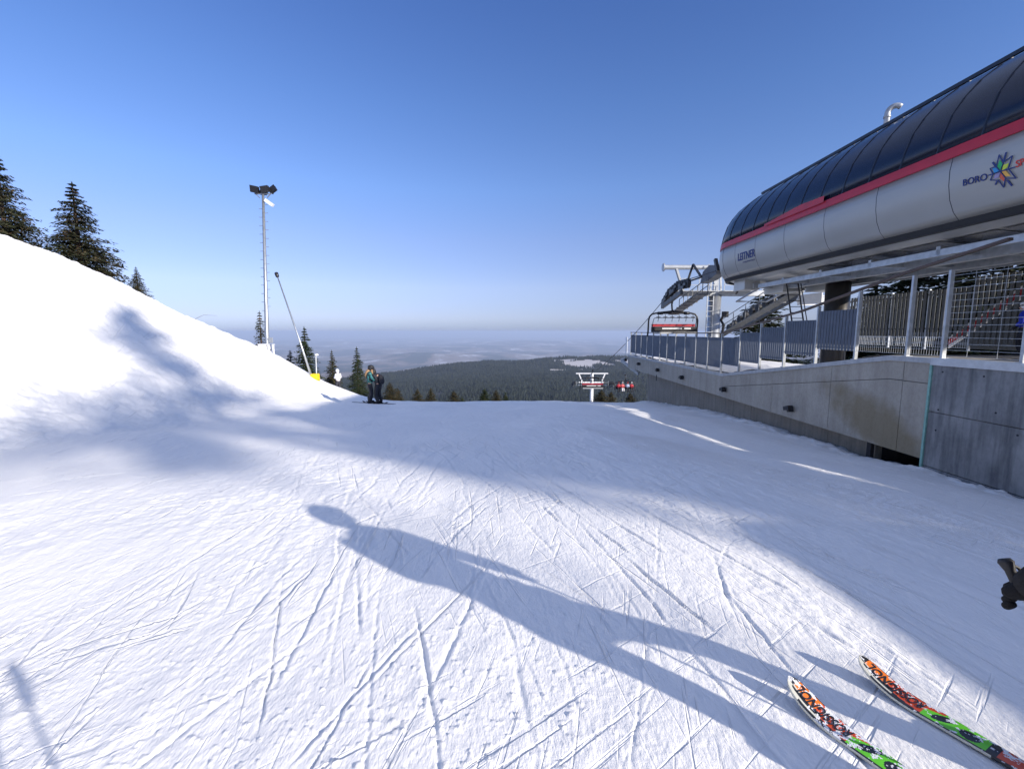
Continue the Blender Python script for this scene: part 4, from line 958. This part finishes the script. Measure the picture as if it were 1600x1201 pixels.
# ------------------------------------------------------------------ people
def skin_mesh(name, nodes, edges, m, parent, sub=2):
    """nodes: list of ((x,y,z), r or (rx,ry))"""
    me = bpy.data.meshes.new(name); me.from_pydata([n[0] for n in nodes], edges, []); o = bpy.data.objects.new(name, me); C.objects.link(o)
    md = o.modifiers.new('k', 'SKIN'); md.use_smooth_shade = True
    for i, n in enumerate(nodes):
        r = n[1] if isinstance(n[1], tuple) else (n[1], n[1]); me.skin_vertices[0].data[i].radius = r
    me.skin_vertices[0].data[0].use_root = True
    s = o.modifiers.new('u', 'SUBSURF'); s.levels = sub; s.render_levels = sub
    dg = bpy.context.evaluated_depsgraph_get(); dg.update(); nm = bpy.data.meshes.new_from_object(o.evaluated_get(dg)); bpy.data.objects.remove(o)
    return mesh_obj(name, nm, m, parent, True)
def person(label, loc, rz, jacket, trousers, helmet, J, boots=None, gloves=None, hair=None, pack=None, goggles=None, scale=1.0, fingers=False):
    """J: joints in metres, figure facing +Y; keys hip,chest,neck,head,(l/r) sh,el,ha,hp,kn,an"""
    r = thing('person', label, 'person', loc, rz); r.scale = (scale,)*3
    V = {k: Vector(v) for k, v in J.items()}
    def mid(a, b, t=.5): return tuple(V[a].lerp(V[b], t))
    # body, continuous, under the clothes
    ks = ['hip','chest','neck','head','lsh','lel','lha','rsh','rel','rha','lhp','lkn','lan','rhp','rkn','ran','ltoe','rtoe']
    V['ltoe'] = V['lan']+Vector((0,.14,-.05)); V['rtoe'] = V['ran']+Vector((0,.14,-.05))
    rad = dict(hip=.12, chest=.12, neck=.055, head=.085, lsh=.06, rsh=.06, lel=.042, rel=.042, lha=.032, rha=.032, lhp=.08, rhp=.08, lkn=.055, rkn=.055, lan=.042, ran=.042, ltoe=.035, rtoe=.035)
    E = [('hip','chest'),('chest','neck'),('neck','head'),('chest','lsh'),('lsh','lel'),('lel','lha'),('chest','rsh'),('rsh','rel'),('rel','rha'),('hip','lhp'),('lhp','lkn'),('lkn','lan'),('lan','ltoe'),('hip','rhp'),('rhp','rkn'),('rkn','ran'),('ran','rtoe')]
    skin_mesh('body', [(tuple(V[k]), rad[k]) for k in ks], [(ks.index(a), ks.index(b)) for a, b in E], M['skin'], r)
    # jacket
    hp = V['hip']; ch_ = V['chest']
    nodes = [(tuple(hp+Vector((0,0,-.11))), (.19,.155)), (tuple(hp.lerp(ch_, .45)), (.165,.135)), (tuple(ch_), (.19,.14)), (tuple(ch_.lerp(V['neck'], .6)), (.145,.115)), (tuple(V['neck'].lerp(V['head'], .25)), (.092,.092)),
             (tuple(V['lsh']), .085), (mid('lsh','lel'), .075), (tuple(V['lel']), .065), (mid('lel','lha',.5), .060), (mid('lel','lha',.82), .052),
             (tuple(V['rsh']), .085), (mid('rsh','rel'), .075), (tuple(V['rel']), .065), (mid('rel','rha',.5), .060), (mid('rel','rha',.82), .052)]
    skin_mesh('jacket', nodes, [(0,1),(1,2),(2,3),(3,4),(2,5),(5,6),(6,7),(7,8),(8,9),(2,10),(10,11),(11,12),(12,13),(13,14)], jacket, r)
    nodes = [(tuple(hp+Vector((0,0,.06))), (.155,.125)), (tuple(hp+Vector((0,0,-.06))), (.16,.13))]
    ed = [(0,1)]
    for s in 'lr':
        i = len(nodes); nodes += [(tuple(V[s+'hp']+Vector((0,0,-.08))), .115), (mid(s+'hp', s+'kn', .55), .10), (tuple(V[s+'kn']), .085), (mid(s+'kn', s+'an', .5), .085), (mid(s+'kn', s+'an', .92), .085)]
        ed += [(1,i),(i,i+1),(i+1,i+2),(i+2,i+3),(i+3,i+4)]
    skin_mesh('trousers', nodes, ed, trousers, r)
    for s in 'lr':
        b = MB(); an = V[s+'an']; b.tube([an+Vector((0,-.015,.20)), an+Vector((0,-.01,.05)), an+Vector((0,0,-.04))], [.075,.07,.068], 12)
        b.ell(an+Vector((0,.07,-.035)), (.058,.155,.055)); b.box(an+Vector((0,.05,-.085)), (.085,.32,.025)); b.build('boot', boots or M['black'], r, True)
        ha = V[s+'ha']; el = V[s+'el']; dirv = (ha-el).normalized(); gm = gloves or M['black']
        if fingers:
            hand(r, ha, dirv, s, gm)
        else:
            b = MB(); b.tube([ha-dirv*.08, ha-dirv*.01], [.055,.048], 10); b.ell(ha+dirv*.05, (.042,.05,.05)); b.tube([ha+dirv*.02, ha+dirv*.04+Vector((.05 if s == 'l' else -.05, .02, 0))], [.02,.014], 8); b.build('glove', gm, r, True)
    hd = V['head']
    b = MB(); b.ell(hd+Vector((0,0,.035)), (.125,.145,.125), 20, 12); b.ell(hd+Vector((0,-.03,-.02)), (.122,.115,.10), 20, 12)
    if helmet is not None:
        b.build('helmet', helmet, r, True)
    b = MB(); b.ell(hd+Vector((0,.075,-.035)), (.07,.055,.085), 14, 10); b.ell(hd+Vector((0,.135,-.045)), (.014,.02,.022), 8, 6)
    b.ell(hd+Vector((0,.118,-.085)), (.028,.012,.008), 8, 6); b.build('face', M['skin'], r, True)
    b = MB(); b.box(hd+Vector((0,.125,.015)), (.16,.05,.08)); b.tube([hd+Vector((-.13,0,.03)), hd+Vector((-.09,.11,.02)), hd+Vector((.09,.11,.02)), hd+Vector((.13,0,.03))], .02, 8); b.build('goggles', goggles or M['blackmetal'], r)
    if hair:
        b = MB(); b.tube([hd+Vector((0,-.06,-.05)), V['neck']+Vector((0,-.12,-.02)), V['chest']+Vector((0,-.17,.02)), V['chest']+Vector((0,-.17,-.16))], [.07,.075,.065,.02], 12); 
        for s_ in (-1, 1): b.tube([hd+Vector((s_*.09,.03,-.06)), V['neck']+Vector((s_*.11,.08,-.03)), V['chest']+Vector((s_*.10,.15,.0))], [.04,.05,.02], 10)
        b.build('hair', hair, r, True)
    if pack:
        b = MB(); c = V['chest'].lerp(V['hip'], .35); up = (V['chest']-V['hip']).normalized(); b.ell(c+Vector((0,-.24,0)), (.15,.12,.24), 16, 12, Vector((0,0,1)).rotation_difference(up).to_matrix())
        b.tube([V['chest']+Vector((-.1,-.12,.1)), V['chest']+Vector((-.11,.12,.05))], .02, 6); b.tube([V['chest']+Vector((.1,-.12,.1)), V['chest']+Vector((.11,.12,.05))], .02, 6)
        b.build('backpack', pack, r, True)
    return r
def hand(r, ha, d, s, gm):
    """gloved hand gripping a pole: palm, four curled fingers and a thumb"""
    sd = 1 if s == 'l' else -1      # palm faces inward
    b = MB(); b.tube([ha-d*.14, ha-d*.08, ha-d*.01], [.062,.060,.050], 14); b.build('glove_cuff', gm, r, True)
    up = Vector((0,0,1)); inn = Vector((sd,0,0)); pc = ha+d*.045
    nodes = [(tuple(ha-d*.02), (.040,.032)), (tuple(pc), (.050,.030)), (tuple(pc+d*.035), (.050,.026))]; ed = [(0,1),(1,2)]
    skin_mesh('glove', nodes, ed, gm, r)
    for k in range(4):
        o = pc+d*.04+up*(.036-.024*k); l = (.034,.038,.035,.028)[k]
        skin_mesh('finger', [(tuple(o-d*.02), .015), (tuple(o+d*l*.8), .0145), (tuple(o+d*l*1.0+inn*l*.95), .013), (tuple(o+d*l*.15+inn*l*1.35), .0115)], [(0,1),(1,2),(2,3)], gm, r)
    t = pc+up*.03+inn*.015
    skin_mesh('thumb', [(tuple(t-d*.02), .017), (tuple(t+inn*.03+up*.015+d*.01), .015), (tuple(t+inn*.045+d*.045), .013)], [(0,1),(1,2)], gm, r)
STAND = dict(hip=(0,0,.95), chest=(0,.02,1.32), neck=(0,.02,1.50), head=(0,.05,1.66), lsh=(-.19,.0,1.42), lel=(-.25,.0,1.14), lha=(-.22,.16,.95), rsh=(.19,0,1.42), rel=(.25,0,1.14), rha=(.22,.16,.95),
             lhp=(-.10,0,.90), lkn=(-.13,.07,.50), lan=(-.14,-.02,.12), rhp=(.10,0,.90), rkn=(.13,.07,.50), ran=(.14,-.02,.12))
def J(**k): d = dict(STAND); d.update(k); return d
m_teal = mat('teal_patterned_jacket', (.01,.06,.07), .7, 0, .6, 9, col2=(.03,.20,.21)); m_blk = mat('black_ski_cloth', (.012,.012,.018), .7, 0, .3, 6)
m_white = mat('white_ski_jacket', (.78,.76,.76), .7, 0, .06, 6); m_hair = mat('blond_hair', (.30,.18,.09), .6, 0, .3, 30); m_blue = mat('blue_ski_cloth', (.01,.03,.45), .7, 0, .2, 6); m_dgrey = mat('dark_grey_ski_trousers', (.03,.03,.04), .75, 0, .3, 6)
def gp_px(x, y, d):
    p = W3(x, y, d); return (p.x, p.y, gz(p.x, p.y)-.0)
pa = gp_px(578.5, 624, 21); pb = gp_px(592, 625, 21)
person('skier in a teal jacket with long blond hair, facing the skier in black', pa, math.radians(-65), m_teal, m_blk, M['black'],
       J(rha=(.10,.36,1.08), rel=(.24,.12,1.12), lha=(-.08,.36,1.08), lel=(-.24,.12,1.12), head=(0,.08,1.65)), hair=m_hair, goggles=M['blackmetal'])
person('skier all in black with a backpack bending towards the skier in teal', pb, math.radians(72), m_blk, m_blk, M['black'],
       J(chest=(0,.10,1.28), neck=(0,.18,1.42), head=(0,.27,1.50), lsh=(-.19,.12,1.36), rsh=(.19,.12,1.36), lel=(-.22,.30,1.14), lha=(-.12,.48,1.05), rel=(.22,.30,1.14), rha=(.12,.48,1.05)), pack=m_blk)
pc = gp_px(528, 609, 35)
pw = W3(529, 610, 33.5)
person('skier in a white jacket and white helmet standing at the edge of the snow bank', (pw.x, pw.y, gz(pw.x, pw.y)), math.radians(60), m_white, m_dgrey, M['white'], J(lha=(-.12,.30,1.2), rha=(.12,.30,1.2)), boots=M['white'])
# person on the platform at the right edge
pp_ = W3(1603, 500, 12.0)
person('small skier in a bright blue jacket and white helmet behind the mesh fence', (pp_.x, pp_.y, ZH-.03), math.radians(20), m_blue, m_blk, M['white'], J(), scale=.80)
# riders on the far chair
for i, (ox, jm, lb) in enumerate([(-1.05, M['redseat'], 'rider in red at the left end of the far chair'), (-.45, mat('pink_red_jacket', (.65,.12,.12), .7), 'rider in pinkish red sitting second on the far chair'), (.35, mat('pale_blue_jacket', (.35,.42,.55), .7), 'rider in pale blue at the middle of the far chair'), (.95, M['redseat'], 'rider in dark red at the right end of the far chair')]):
    q = ch3.location + Vector((ox*.95, -.2, -2.05))
    r = person(lb, (q.x, q.y, q.z-.86), 0 if i < 0 else PI, jm, m_blk if i != 1 else m_white, (M['white'] if i % 2 else M['redseat']),
       J(lhp=(-.10,.05,.92), lkn=(-.12,.45,.90), lan=(-.12,.50,.46), rhp=(.10,.05,.92), rkn=(.12,.45,.90), ran=(.12,.50,.46), lha=(-.15,.38,1.1), rha=(.15,.38,1.1)))
    r['group'] = 'riders on the far chair'

# ------------------------------------------------------------------ skis
def ski_object(name, label, tip, dirv, seed, dust, L_=1.66, z_off=0.0, group=None, fancy=True):
    d = Vector((dirv[0], dirv[1], 0)).normalized(); sd = Vector((d.y, -d.x, 0))      # sd = to the right of travel
    NS, NW = (330, 24) if fancy else (40, 4)
    T = thing(name, label, 'ski', (tip[0]-d.x*L_/2, tip[1]-d.y*L_/2, 0), group=group)
    Rr = np.random.default_rng(seed)
    V = []; F = []; MI = []
    def half(s):   # s metres from tip
        w = np.interp(s, [0, .008, .02, .045, .09, .16, .8, 1.5, 1.66], [.006, .022, .034, .046, .054, .056, .035, .049, .046]); return float(w)
    def rise(s): return .085*max(0, 1-s/.26)**2.1
    ss = np.concatenate([np.linspace(0, .1, NS//6), np.linspace(.1, .8, NS*2//3)[1:], np.linspace(.8, L_, NS//6)[1:]])
    nrm = lambda s: None
    gxy = lambda s: (tip[0]-d.x*s, tip[1]-d.y*s)
    zs = []
    x0_, y0_ = gxy(.25); x1_, y1_ = gxy(L_-.1); za, zb = gz(x0_, y0_), gz(x1_, y1_)
    for s in ss:
        zs.append(za+(zb-za)*(s-.25)/(L_-.35) + .010 + z_off + rise(s))
    th = .013
    for layer in (1, 0):
        for i, s in enumerate(ss):
            x, y = gxy(s); w = half(s)
            for j in range(NW+1):
                t = -1+2*j/NW; p = Vector((x, y, zs[i] + (th if layer else 0) + (0.003*(1-t*t) if layer else 0))) + sd*(w*t); V.append(p)
    n1 = len(ss)*(NW+1)
    def n2(s, t, k): return math.sin(s*31*k+seed+t*3)*.5+math.sin(s*77*k+t*5*k+seed*2)*.3+math.sin(s*190+t*17)*.2
    xx_ = np.array([[s for j in range(NW)] for s in ss[:-1]]); tt_ = np.array([[(-1+2*(j+.5)/NW) for j in range(NW)] for s in ss[:-1]])
    nz_ = noise2(xx_*34, tt_*2.4+seed*3, 81+seed, 4, .7)
    for i in range(len(ss)-1):
        s = (ss[i]+ss[i+1])/2
        for j in range(NW):
            t = -1+2*(j+.5)/NW      # t>0 right of travel, t<0 left of travel
            a = i*(NW+1)+j; F.append((a, a+1, a+NW+2, a+NW+1))
            c = 0                                # orange
            if s > .13: c = 1
            if t < -.62 - .1*math.sin(s*30): c = 2            # black edge line
            if s < .075: c = 2 if (t > -.3 and s < .03) else (3 if t < -.15 else 0)
            if .03 < s < .16 and -.75 < t < -.35 + s: c = 2 if t > -.62 else 3
            if t > .90: c = 2
            if s > .27:
                c = 4
                b1 = ((s-.335)/.036)**2+((t-.1-(s-.335)*12)/.5)**2
                if b1 < 1: c = 2
                b2 = ((s-.425)/.034)**2+((t+.1)/.62)**2
                if b2 < 1: c = 2
                if s < .33 and t > .15+(s-.27)*9: c = 1
                if s > .485: c = 2
                if s > .515: c = 1 if math.sin(s*26) > .1 else 2
                if t < -.86: c = 2
            thr = dust[0] if s < .14 else (dust[1] if s < .27 else dust[2])
            if nz_[i][j] > thr + .35*(t < -.2) - .2*(t > .5): c = 5
            MI.append(c)
    for i in range(len(ss)-1):
        for j in range(NW):
            a = n1+i*(NW+1)+j; F.append((a, a+NW+1, a+NW+2, a+1)); MI.append(2)
        for (j, mi_) in ((0, 3 if ss[i] < .5 else 2), (NW, 2)):
            a = i*(NW+1)+j; F.append((a, a+NW+1, n1+a+NW+1, n1+a)); MI.append(mi_)
    for i in (0, len(ss)-1):
        for j in range(NW): a = i*(NW+1)+j; F.append((a, a+1, n1+a+1, n1+a)); MI.append(2)
    mats = [M['ski_orange'], M['ski_red'], M['ski_black'], M['ski_white'], M['ski_green'], M['snow_dust']] if fancy else [m_dgrey]*6
    o = np_mesh('ski_body', [tuple(v) for v in V], F, mats, T, True, MI); o.matrix_parent_inverse = Matrix.Translation(-Vector(T.location))
    if fancy:
        # lettering, reads from the binding towards the tip
        cu = text('ROSSIGNOL', .075, (0,0,0), (1,0,0), (0,1,0), M['ski_black'], T, 'lettering', .0016, 0, .25)
        xs_ = [v.co.x for v in cu.data.vertices]; k = .225/max(xs_); 
        for v in cu.data.vertices:
            s = .045 + (max(xs_)-v.co.x)*k; t = (v.co.y-.027)*.95-.004
            x, y = gxy(s); zz = float(np.interp(s, ss, zs)) + th+.006
            p = Vector((x, y, zz)) - sd*t; v.co = p
        cu.matrix_parent_inverse = Matrix.Translation(-Vector(T.location))
        # binding
        b = MB(); c = gxy(.66); e = gxy(1.02); zz = float(np.interp(.7, ss, zs))+.03
        b.bar((c[0], c[1], zz), (gxy(1.08)[0], gxy(1.08)[1], zz), .06, .03); b.bar((*gxy(.64), zz+.03), (*gxy(.72), zz+.04), .07, .06); b.bar((*gxy(1.03), zz+.03), (*gxy(1.12), zz+.05), .07, .08)
        o = b.build('binding', M['black'], T); o.matrix_parent_inverse = Matrix.Translation(-Vector(T.location))
    return T
M['ski_orange'] = mat('orange_ski_topsheet', (.85,.20,.02), .3, 0, .06, 9, coat=.4); M['ski_red'] = mat('red_orange_topsheet', (.62,.075,.02), .3, 0, .15, 14, coat=.4)
M['ski_black'] = mat('black_topsheet', (.015,.015,.018), .3, 0, .2, 9, coat=.4); M['ski_white'] = mat('white_ski_tip', (.62,.61,.52), .4, 0, .1, 9)
M['ski_green'] = mat('lime_topsheet', (.14,.62,.02), .3, 0, .08, 9, coat=.4); M['snow_dust'] = mat('clinging_snow', (.82,.83,.86), .8, 0, .08, 80, .5, 300)
SD = (-.43, .90)
ski_object('ski', 'orange and lime ski with large black lettering, right one of the near pair', (1.765, 2.10), SD, 3, (.75, .62, .55), group='near pair of skis')
ski_object('ski', 'snow-dusted orange and lime ski with a red tip, left one of the near pair', (1.30, 1.93), SD, 5, (.45, -.05, .35), group='near pair of skis')
# skis of the distant pair
for (p, a, lb) in ((pa, -65, 'short dark ski under the skier in teal'), (pb, 72, 'dark ski under the skier in black')):
    dv = (-math.sin(math.radians(a)), math.cos(math.radians(a)))
    for s_ in (-.14, .14):
        t = (p[0]+dv[0]*.8+dv[1]*s_, p[1]+dv[1]*.8-dv[0]*s_); ski_object('ski', ('right ' if s_ > 0 else 'left ')+lb, t, dv, 1, (9,9,9), 1.6, .0, 'skis of the pair of distant skiers', False)
# poles
def pole(label, top, tipp, group, m=None, cat='ski pole'):
    r = thing('ski_pole', label, cat, tipp, group=group); top = Vector(top)-Vector(tipp)
    b = MB(); b.tube([(0,0,0), top*.9], [.005,.009], 8); b.build('shaft', m or M['galv_light'], r, True)
    b = MB(); d = top.normalized(); b.tube([top*.88, top*.90, top*.97, top, top+d*.012], [.014,.019,.016,.024,.018], 10); b.build('grip', M['black'], r, True)
    b = MB(); b.tube([top*.05, top*.056], [.045,.04], 12); b.build('basket', M['black'], r)
    b = MB(); s_ = Vector((.035,0,0)); b.tube([top, top+s_+d*-.02, top+s_*1.6-d*.09, top+s_*.8-d*.14, top-d*.03], .006, 6); b.build('strap', M['black'], r)
    return r
pole('ski pole planted at the camera, only its shadow shows at the lower left', (.02,.12,1.14), (.20,.16,gz(.2,.16)-.02), 'ski poles planted at the camera')
pole('second ski pole planted at the camera, leaning away, only its shadow shows', (-.12,.10,1.06), (-.32,.30,gz(-.3,.3)-.02), 'ski poles planted at the camera')
# the skier standing on the near skis (mostly past the right edge)
bx, by = 2.02, 1.23
nz0 = gz(bx, by)
NJ = dict(hip=(.02,-.14,.93), chest=(.02,.0,1.30), neck=(.02,.06,1.48), head=(.02,.11,1.64), lsh=(-.19,.0,1.40), lel=(-.25,.05,1.09), lha=(-.06,.30,.77), rsh=(.22,0,1.40), rel=(.22,.06,1.11), rha=(.16,.22,.93),
          lhp=(-.10,-.12,.88), lkn=(-.20,.10,.52), lan=(-.25,.0,.16), rhp=(.14,-.12,.88), rkn=(.20,.10,.52), ran=(.25,.0,.16))
person('skier with black gloves standing on the orange and lime skis, mostly past the edge', (bx, by, nz0), math.atan2(-SD[0], SD[1]), mat('dark_ski_jacket', (.03,.04,.07), .7, 0, .2, 6), m_dgrey, M['black'], NJ, scale=1.05, fingers=True, gloves=mat('black_glove_leather', (.009,.009,.011), .75, 0, .3, 14, .5, 200, spec=.15), goggles=mat('blue_lens', (.02,.12,.35), .1, 0, .1, 3, spec=.8))
rot = Matrix.Rotation(math.atan2(-SD[0], SD[1]), 3, 'Z')
for s, lb in (('lha', 'ski pole held in the left glove of the near skier'), ('rha', 'ski pole held in the right glove of the near skier')):
    h = Vector((bx, by, nz0)) + rot @ (Vector(NJ[s])+Vector((.035 if s[0] == 'l' else -.035, .09, .09))); t = Vector((bx, by, 0)) + rot @ Vector((NJ[s][0]*1.25, -.10, 0)); t.z = gz(t.x, t.y)-.02
    pole(lb, h, t, 'ski poles of the near skier', M['white'])

# ------------------------------------------------------------------ floodlight mast, snow lance, cabinets
mb = W3(418, 556, 30); mt = W3(411, 303, 30)
ms = thing('floodlight_mast', 'tall galvanised floodlight mast with step pegs and black floodlights', 'floodlight mast', (mb.x, mb.y, mb.z-1.2))
def locm(o): o.matrix_parent_inverse = Matrix.Translation(-Vector(o.parent.location)); return o
b = MB(); A0 = mb+Vector((0,0,-1.2)); b.tube([A0, mb, mb.lerp(mt,.3), mt], [.16,.15,.12,.08], 16); locm(b.build('pole', M['galv'], ms, True))
b = MB()
for k in range(26):
    p = mb.lerp(mt, .28+.68*k/26); s_ = 1 if k % 2 else -1; b.tube([p, p+Vector((s_*.30, 0, 0))], .018, 6)
locm(b.build('step_pegs', M['galv'], ms))
b = MB(); b.bar(mt+Vector((-.55,0,.0)), mt+Vector((.55,0,.0)), .07); b.bar(mt+Vector((-.25,0,-.25)), mt+Vector((-.55,0,.05)), .05); b.bar(mt+Vector((.25,0,-.25)), mt+Vector((.6,0,.1)), .05); locm(b.build('bracket', M['galv'], ms))
for (dx, dy, dz, rx, ry, w) in ((-.48, -.1, .25, 25, 12, .5), (.22, -.1, .25, 20, -8, .5), (.62, .1, .32, -20, -35, .45), (-.1, .3, .22, -30, 5, .42)):
    b = MB(); R_ = Matrix.Rotation(math.radians(ry), 3, 'Y') @ Matrix.Rotation(math.radians(rx), 3, 'X'); b.box(mt+Vector((dx,dy,dz)), (w,.22,.38), R_); b.box(mt+Vector((dx,dy-.1,dz)), (w*1.08,.05,.42), R_); b.bar(mt+Vector((dx,dy,0)), mt+Vector((dx,dy,dz)), .05); locm(b.build('floodlight', M['blackmetal'], ms))
b = MB(); p = mt+Vector((.18,-.1,-.55)); R_ = Matrix.Rotation(math.radians(35), 3, 'Y'); b.box(p+Vector((.25,0,-.05)), (.62,.2,.2), R_); b.bar(mt+Vector((0,0,-.45)), p+Vector((.1,0,.05)), .07); locm(b.build('camera_housing', M['white'], ms))
b = MB(); p = mb.lerp(mt, .09); b.bx(p.x+.1, p.x+.4, p.y-.12, p.y, p.z-.1, p.z+.25); locm(b.build('junction_box', M['galv_light'], ms))
for (x0, x1, y0, y1, lb) in ((405.5, 418.5, 538, 553.5, 'white electrical cabinet left of the mast foot'), (419.8, 427, 538.5, 554, 'narrow white electrical cabinet right of the mast foot')):
    p = W3((x0+x1)/2, (y0+y1)/2, 29.3); w = (x1-x0)/700*29.3; h = (y1-y0)/700*29.3
    t = thing('electrical_cabinet', lb, 'cabinet', (p.x, p.y, p.z-h/2), group='cabinets at the mast foot')
    b = MB(); b.box((0,0,h/2), (w,.3,h)); b.box((0,0,h+.02), (w+.06,.36,.04)); b.build('casing', M['white'], t)
    b = MB(); b.box((0,-.165,h/2), (w*.86,.02,h*.86)); b.build('door', M['white'], t)
    b = MB(); b.box((w*.3,-.19,h/2), (.03,.03,.12)); b.build('handle', M['black'], t)
    b = MB(); b.bar((-w*.35,0,-1.0), (-w*.35,0,0), .05); b.bar((w*.35,0,-1.0), (w*.35,0,0), .05); b.build('legs', M['galv'], t)
lb0 = W3(490.5, 600, 27); l0 = W3(487, 586, 27); l1 = W3(433.5, 432, 27)
sn = thing('snow_lance', 'slanted snow-making lance with a black nozzle head on a grey tube', 'snow lance', tuple(lb0+Vector((0,0,-1))))
b = MB(); b.tube([l0+Vector((.1,0,-.5)), l0.lerp(l1,.35), l1], [.075,.05,.035], 12); locm(b.build('lance_tube', M['galv'], sn, True))
b = MB(); dv = (l1-l0).normalized(); b.tube([l1-dv*.05, l1, l1+dv*.22, l1+dv*.26], [.06,.10,.11,.07], 12); locm(b.build('nozzle_head', M['blackmetal'], sn, True))
b = MB(); b.tube([l0+Vector((.12,0,-2.2)), l0+Vector((.12,0,.0))], .09, 10); b.bar(l0+Vector((-.15,0,-.35)), l0.lerp(l1,.08), .05); locm(b.build('lance_base', M['galv'], sn))
yb = thing('safety_pad', 'bright yellow padded box at the foot of the snow lance', 'safety pad', tuple(W3(492.5, 594, 26.8)))
b = MB(); b.box((0,0,-.3), (.42,.42,1.4)); o = b.build('pad', M['yellow'], yb); bv = o.modifiers.new('b', 'BEVEL'); bv.width = .06; bv.segments = 3
b = MB(); b.box((0,0,.02), (.435,.435,.035)); b.box((0,0,-.35), (.435,.435,.035)); b.build('strap', mat('dark_yellow_strap', (.5,.33,.01), .6), yb)
p = W3(493.5, 556, 31); q = W3(494, 584, 31)
sp = thing('small_lamp_post', 'thin pole with a small round white lamp right of the snow lance', 'lamp post', (q.x, q.y, q.z-1))
b = MB(); b.tube([(q.x,q.y,q.z-1.6), p], .05, 8); locm(b.build('pole', M['galv'], sp)); b = MB(); b.ell(p+Vector((.05,0,.08)), (.15,.10,.075), 12, 8); b.tube([p, p+Vector((.05,0,.1))], .06, 8); locm(b.build('lamp_head', M['white'], sp, True))
# dry twigs on the bank
m_tw = mat('dry_twig', (.10,.06,.04), .9, 0, .2)
for i, (x, y, d, n, lb) in enumerate([(187, 432, 22, 9, 'bare twigs sticking out of the snow beside the broad fir'), (165, 425, 20, 6, 'short dry grass stems on the crest of the snow bank'), (298, 497, 25, 1, 'single thin dry stalk leaning out over the bank')]):
    p = W3(x, y, d); r_ = random.Random(i); z_ = gz(p.x, p.y)
    b = MB()
    for k in range(n):
        L_ = r_.uniform(.4, 1.5) if i == 0 else (.35 if i == 1 else 1.5); a = r_.uniform(-.2, .9) if i < 2 else 1.38
        o = Vector((p.x+r_.uniform(-.8,.8)*(n > 1), p.y+r_.uniform(-.4,.4)*(n > 1), 0)); o.z = gz(o.x, o.y)-.05 if i < 2 else p.z-.15
        e = o+Vector((math.sin(a)*L_, 0, math.cos(a)*L_)); m2 = o.lerp(e, .5)+Vector((0,0,.12*L_)); b.tube([o, m2, e], [.010,.008,.004], 5)
        if i == 0:
            for w_ in range(3): q2 = m2.lerp(e, w_*.3); b.tube([q2, q2+Vector((r_.uniform(-.2,.3), 0, r_.uniform(.1,.35)))], [.006,.003], 4)
    tag(b.build('dry_twigs', m_tw), lb, 'twigs')

# ------------------------------------------------------------------ haze
def build_haze():
    m = bpy.data.materials.new('haze_air'); m.use_nodes = True; N = m.node_tree.nodes; L = m.node_tree.links
    N.remove(N['Principled BSDF']); v = N.new('ShaderNodeVolumePrincipled'); v.inputs['Color'].default_value = (.58,.70,.93,1); v.inputs['Density'].default_value = 6.3e-5; v.inputs['Anisotropy'].default_value = 0.0
    L.new(v.outputs[0], N['Material Output'].inputs['Volume'])
    b = MB(); b.bx(-130000, 130000, -400, 80000, -1100, 45); o = b.build('haze', m); tag(o, 'bluish valley haze filling the air out to the horizon', 'haze', kind='stuff')
build_haze()
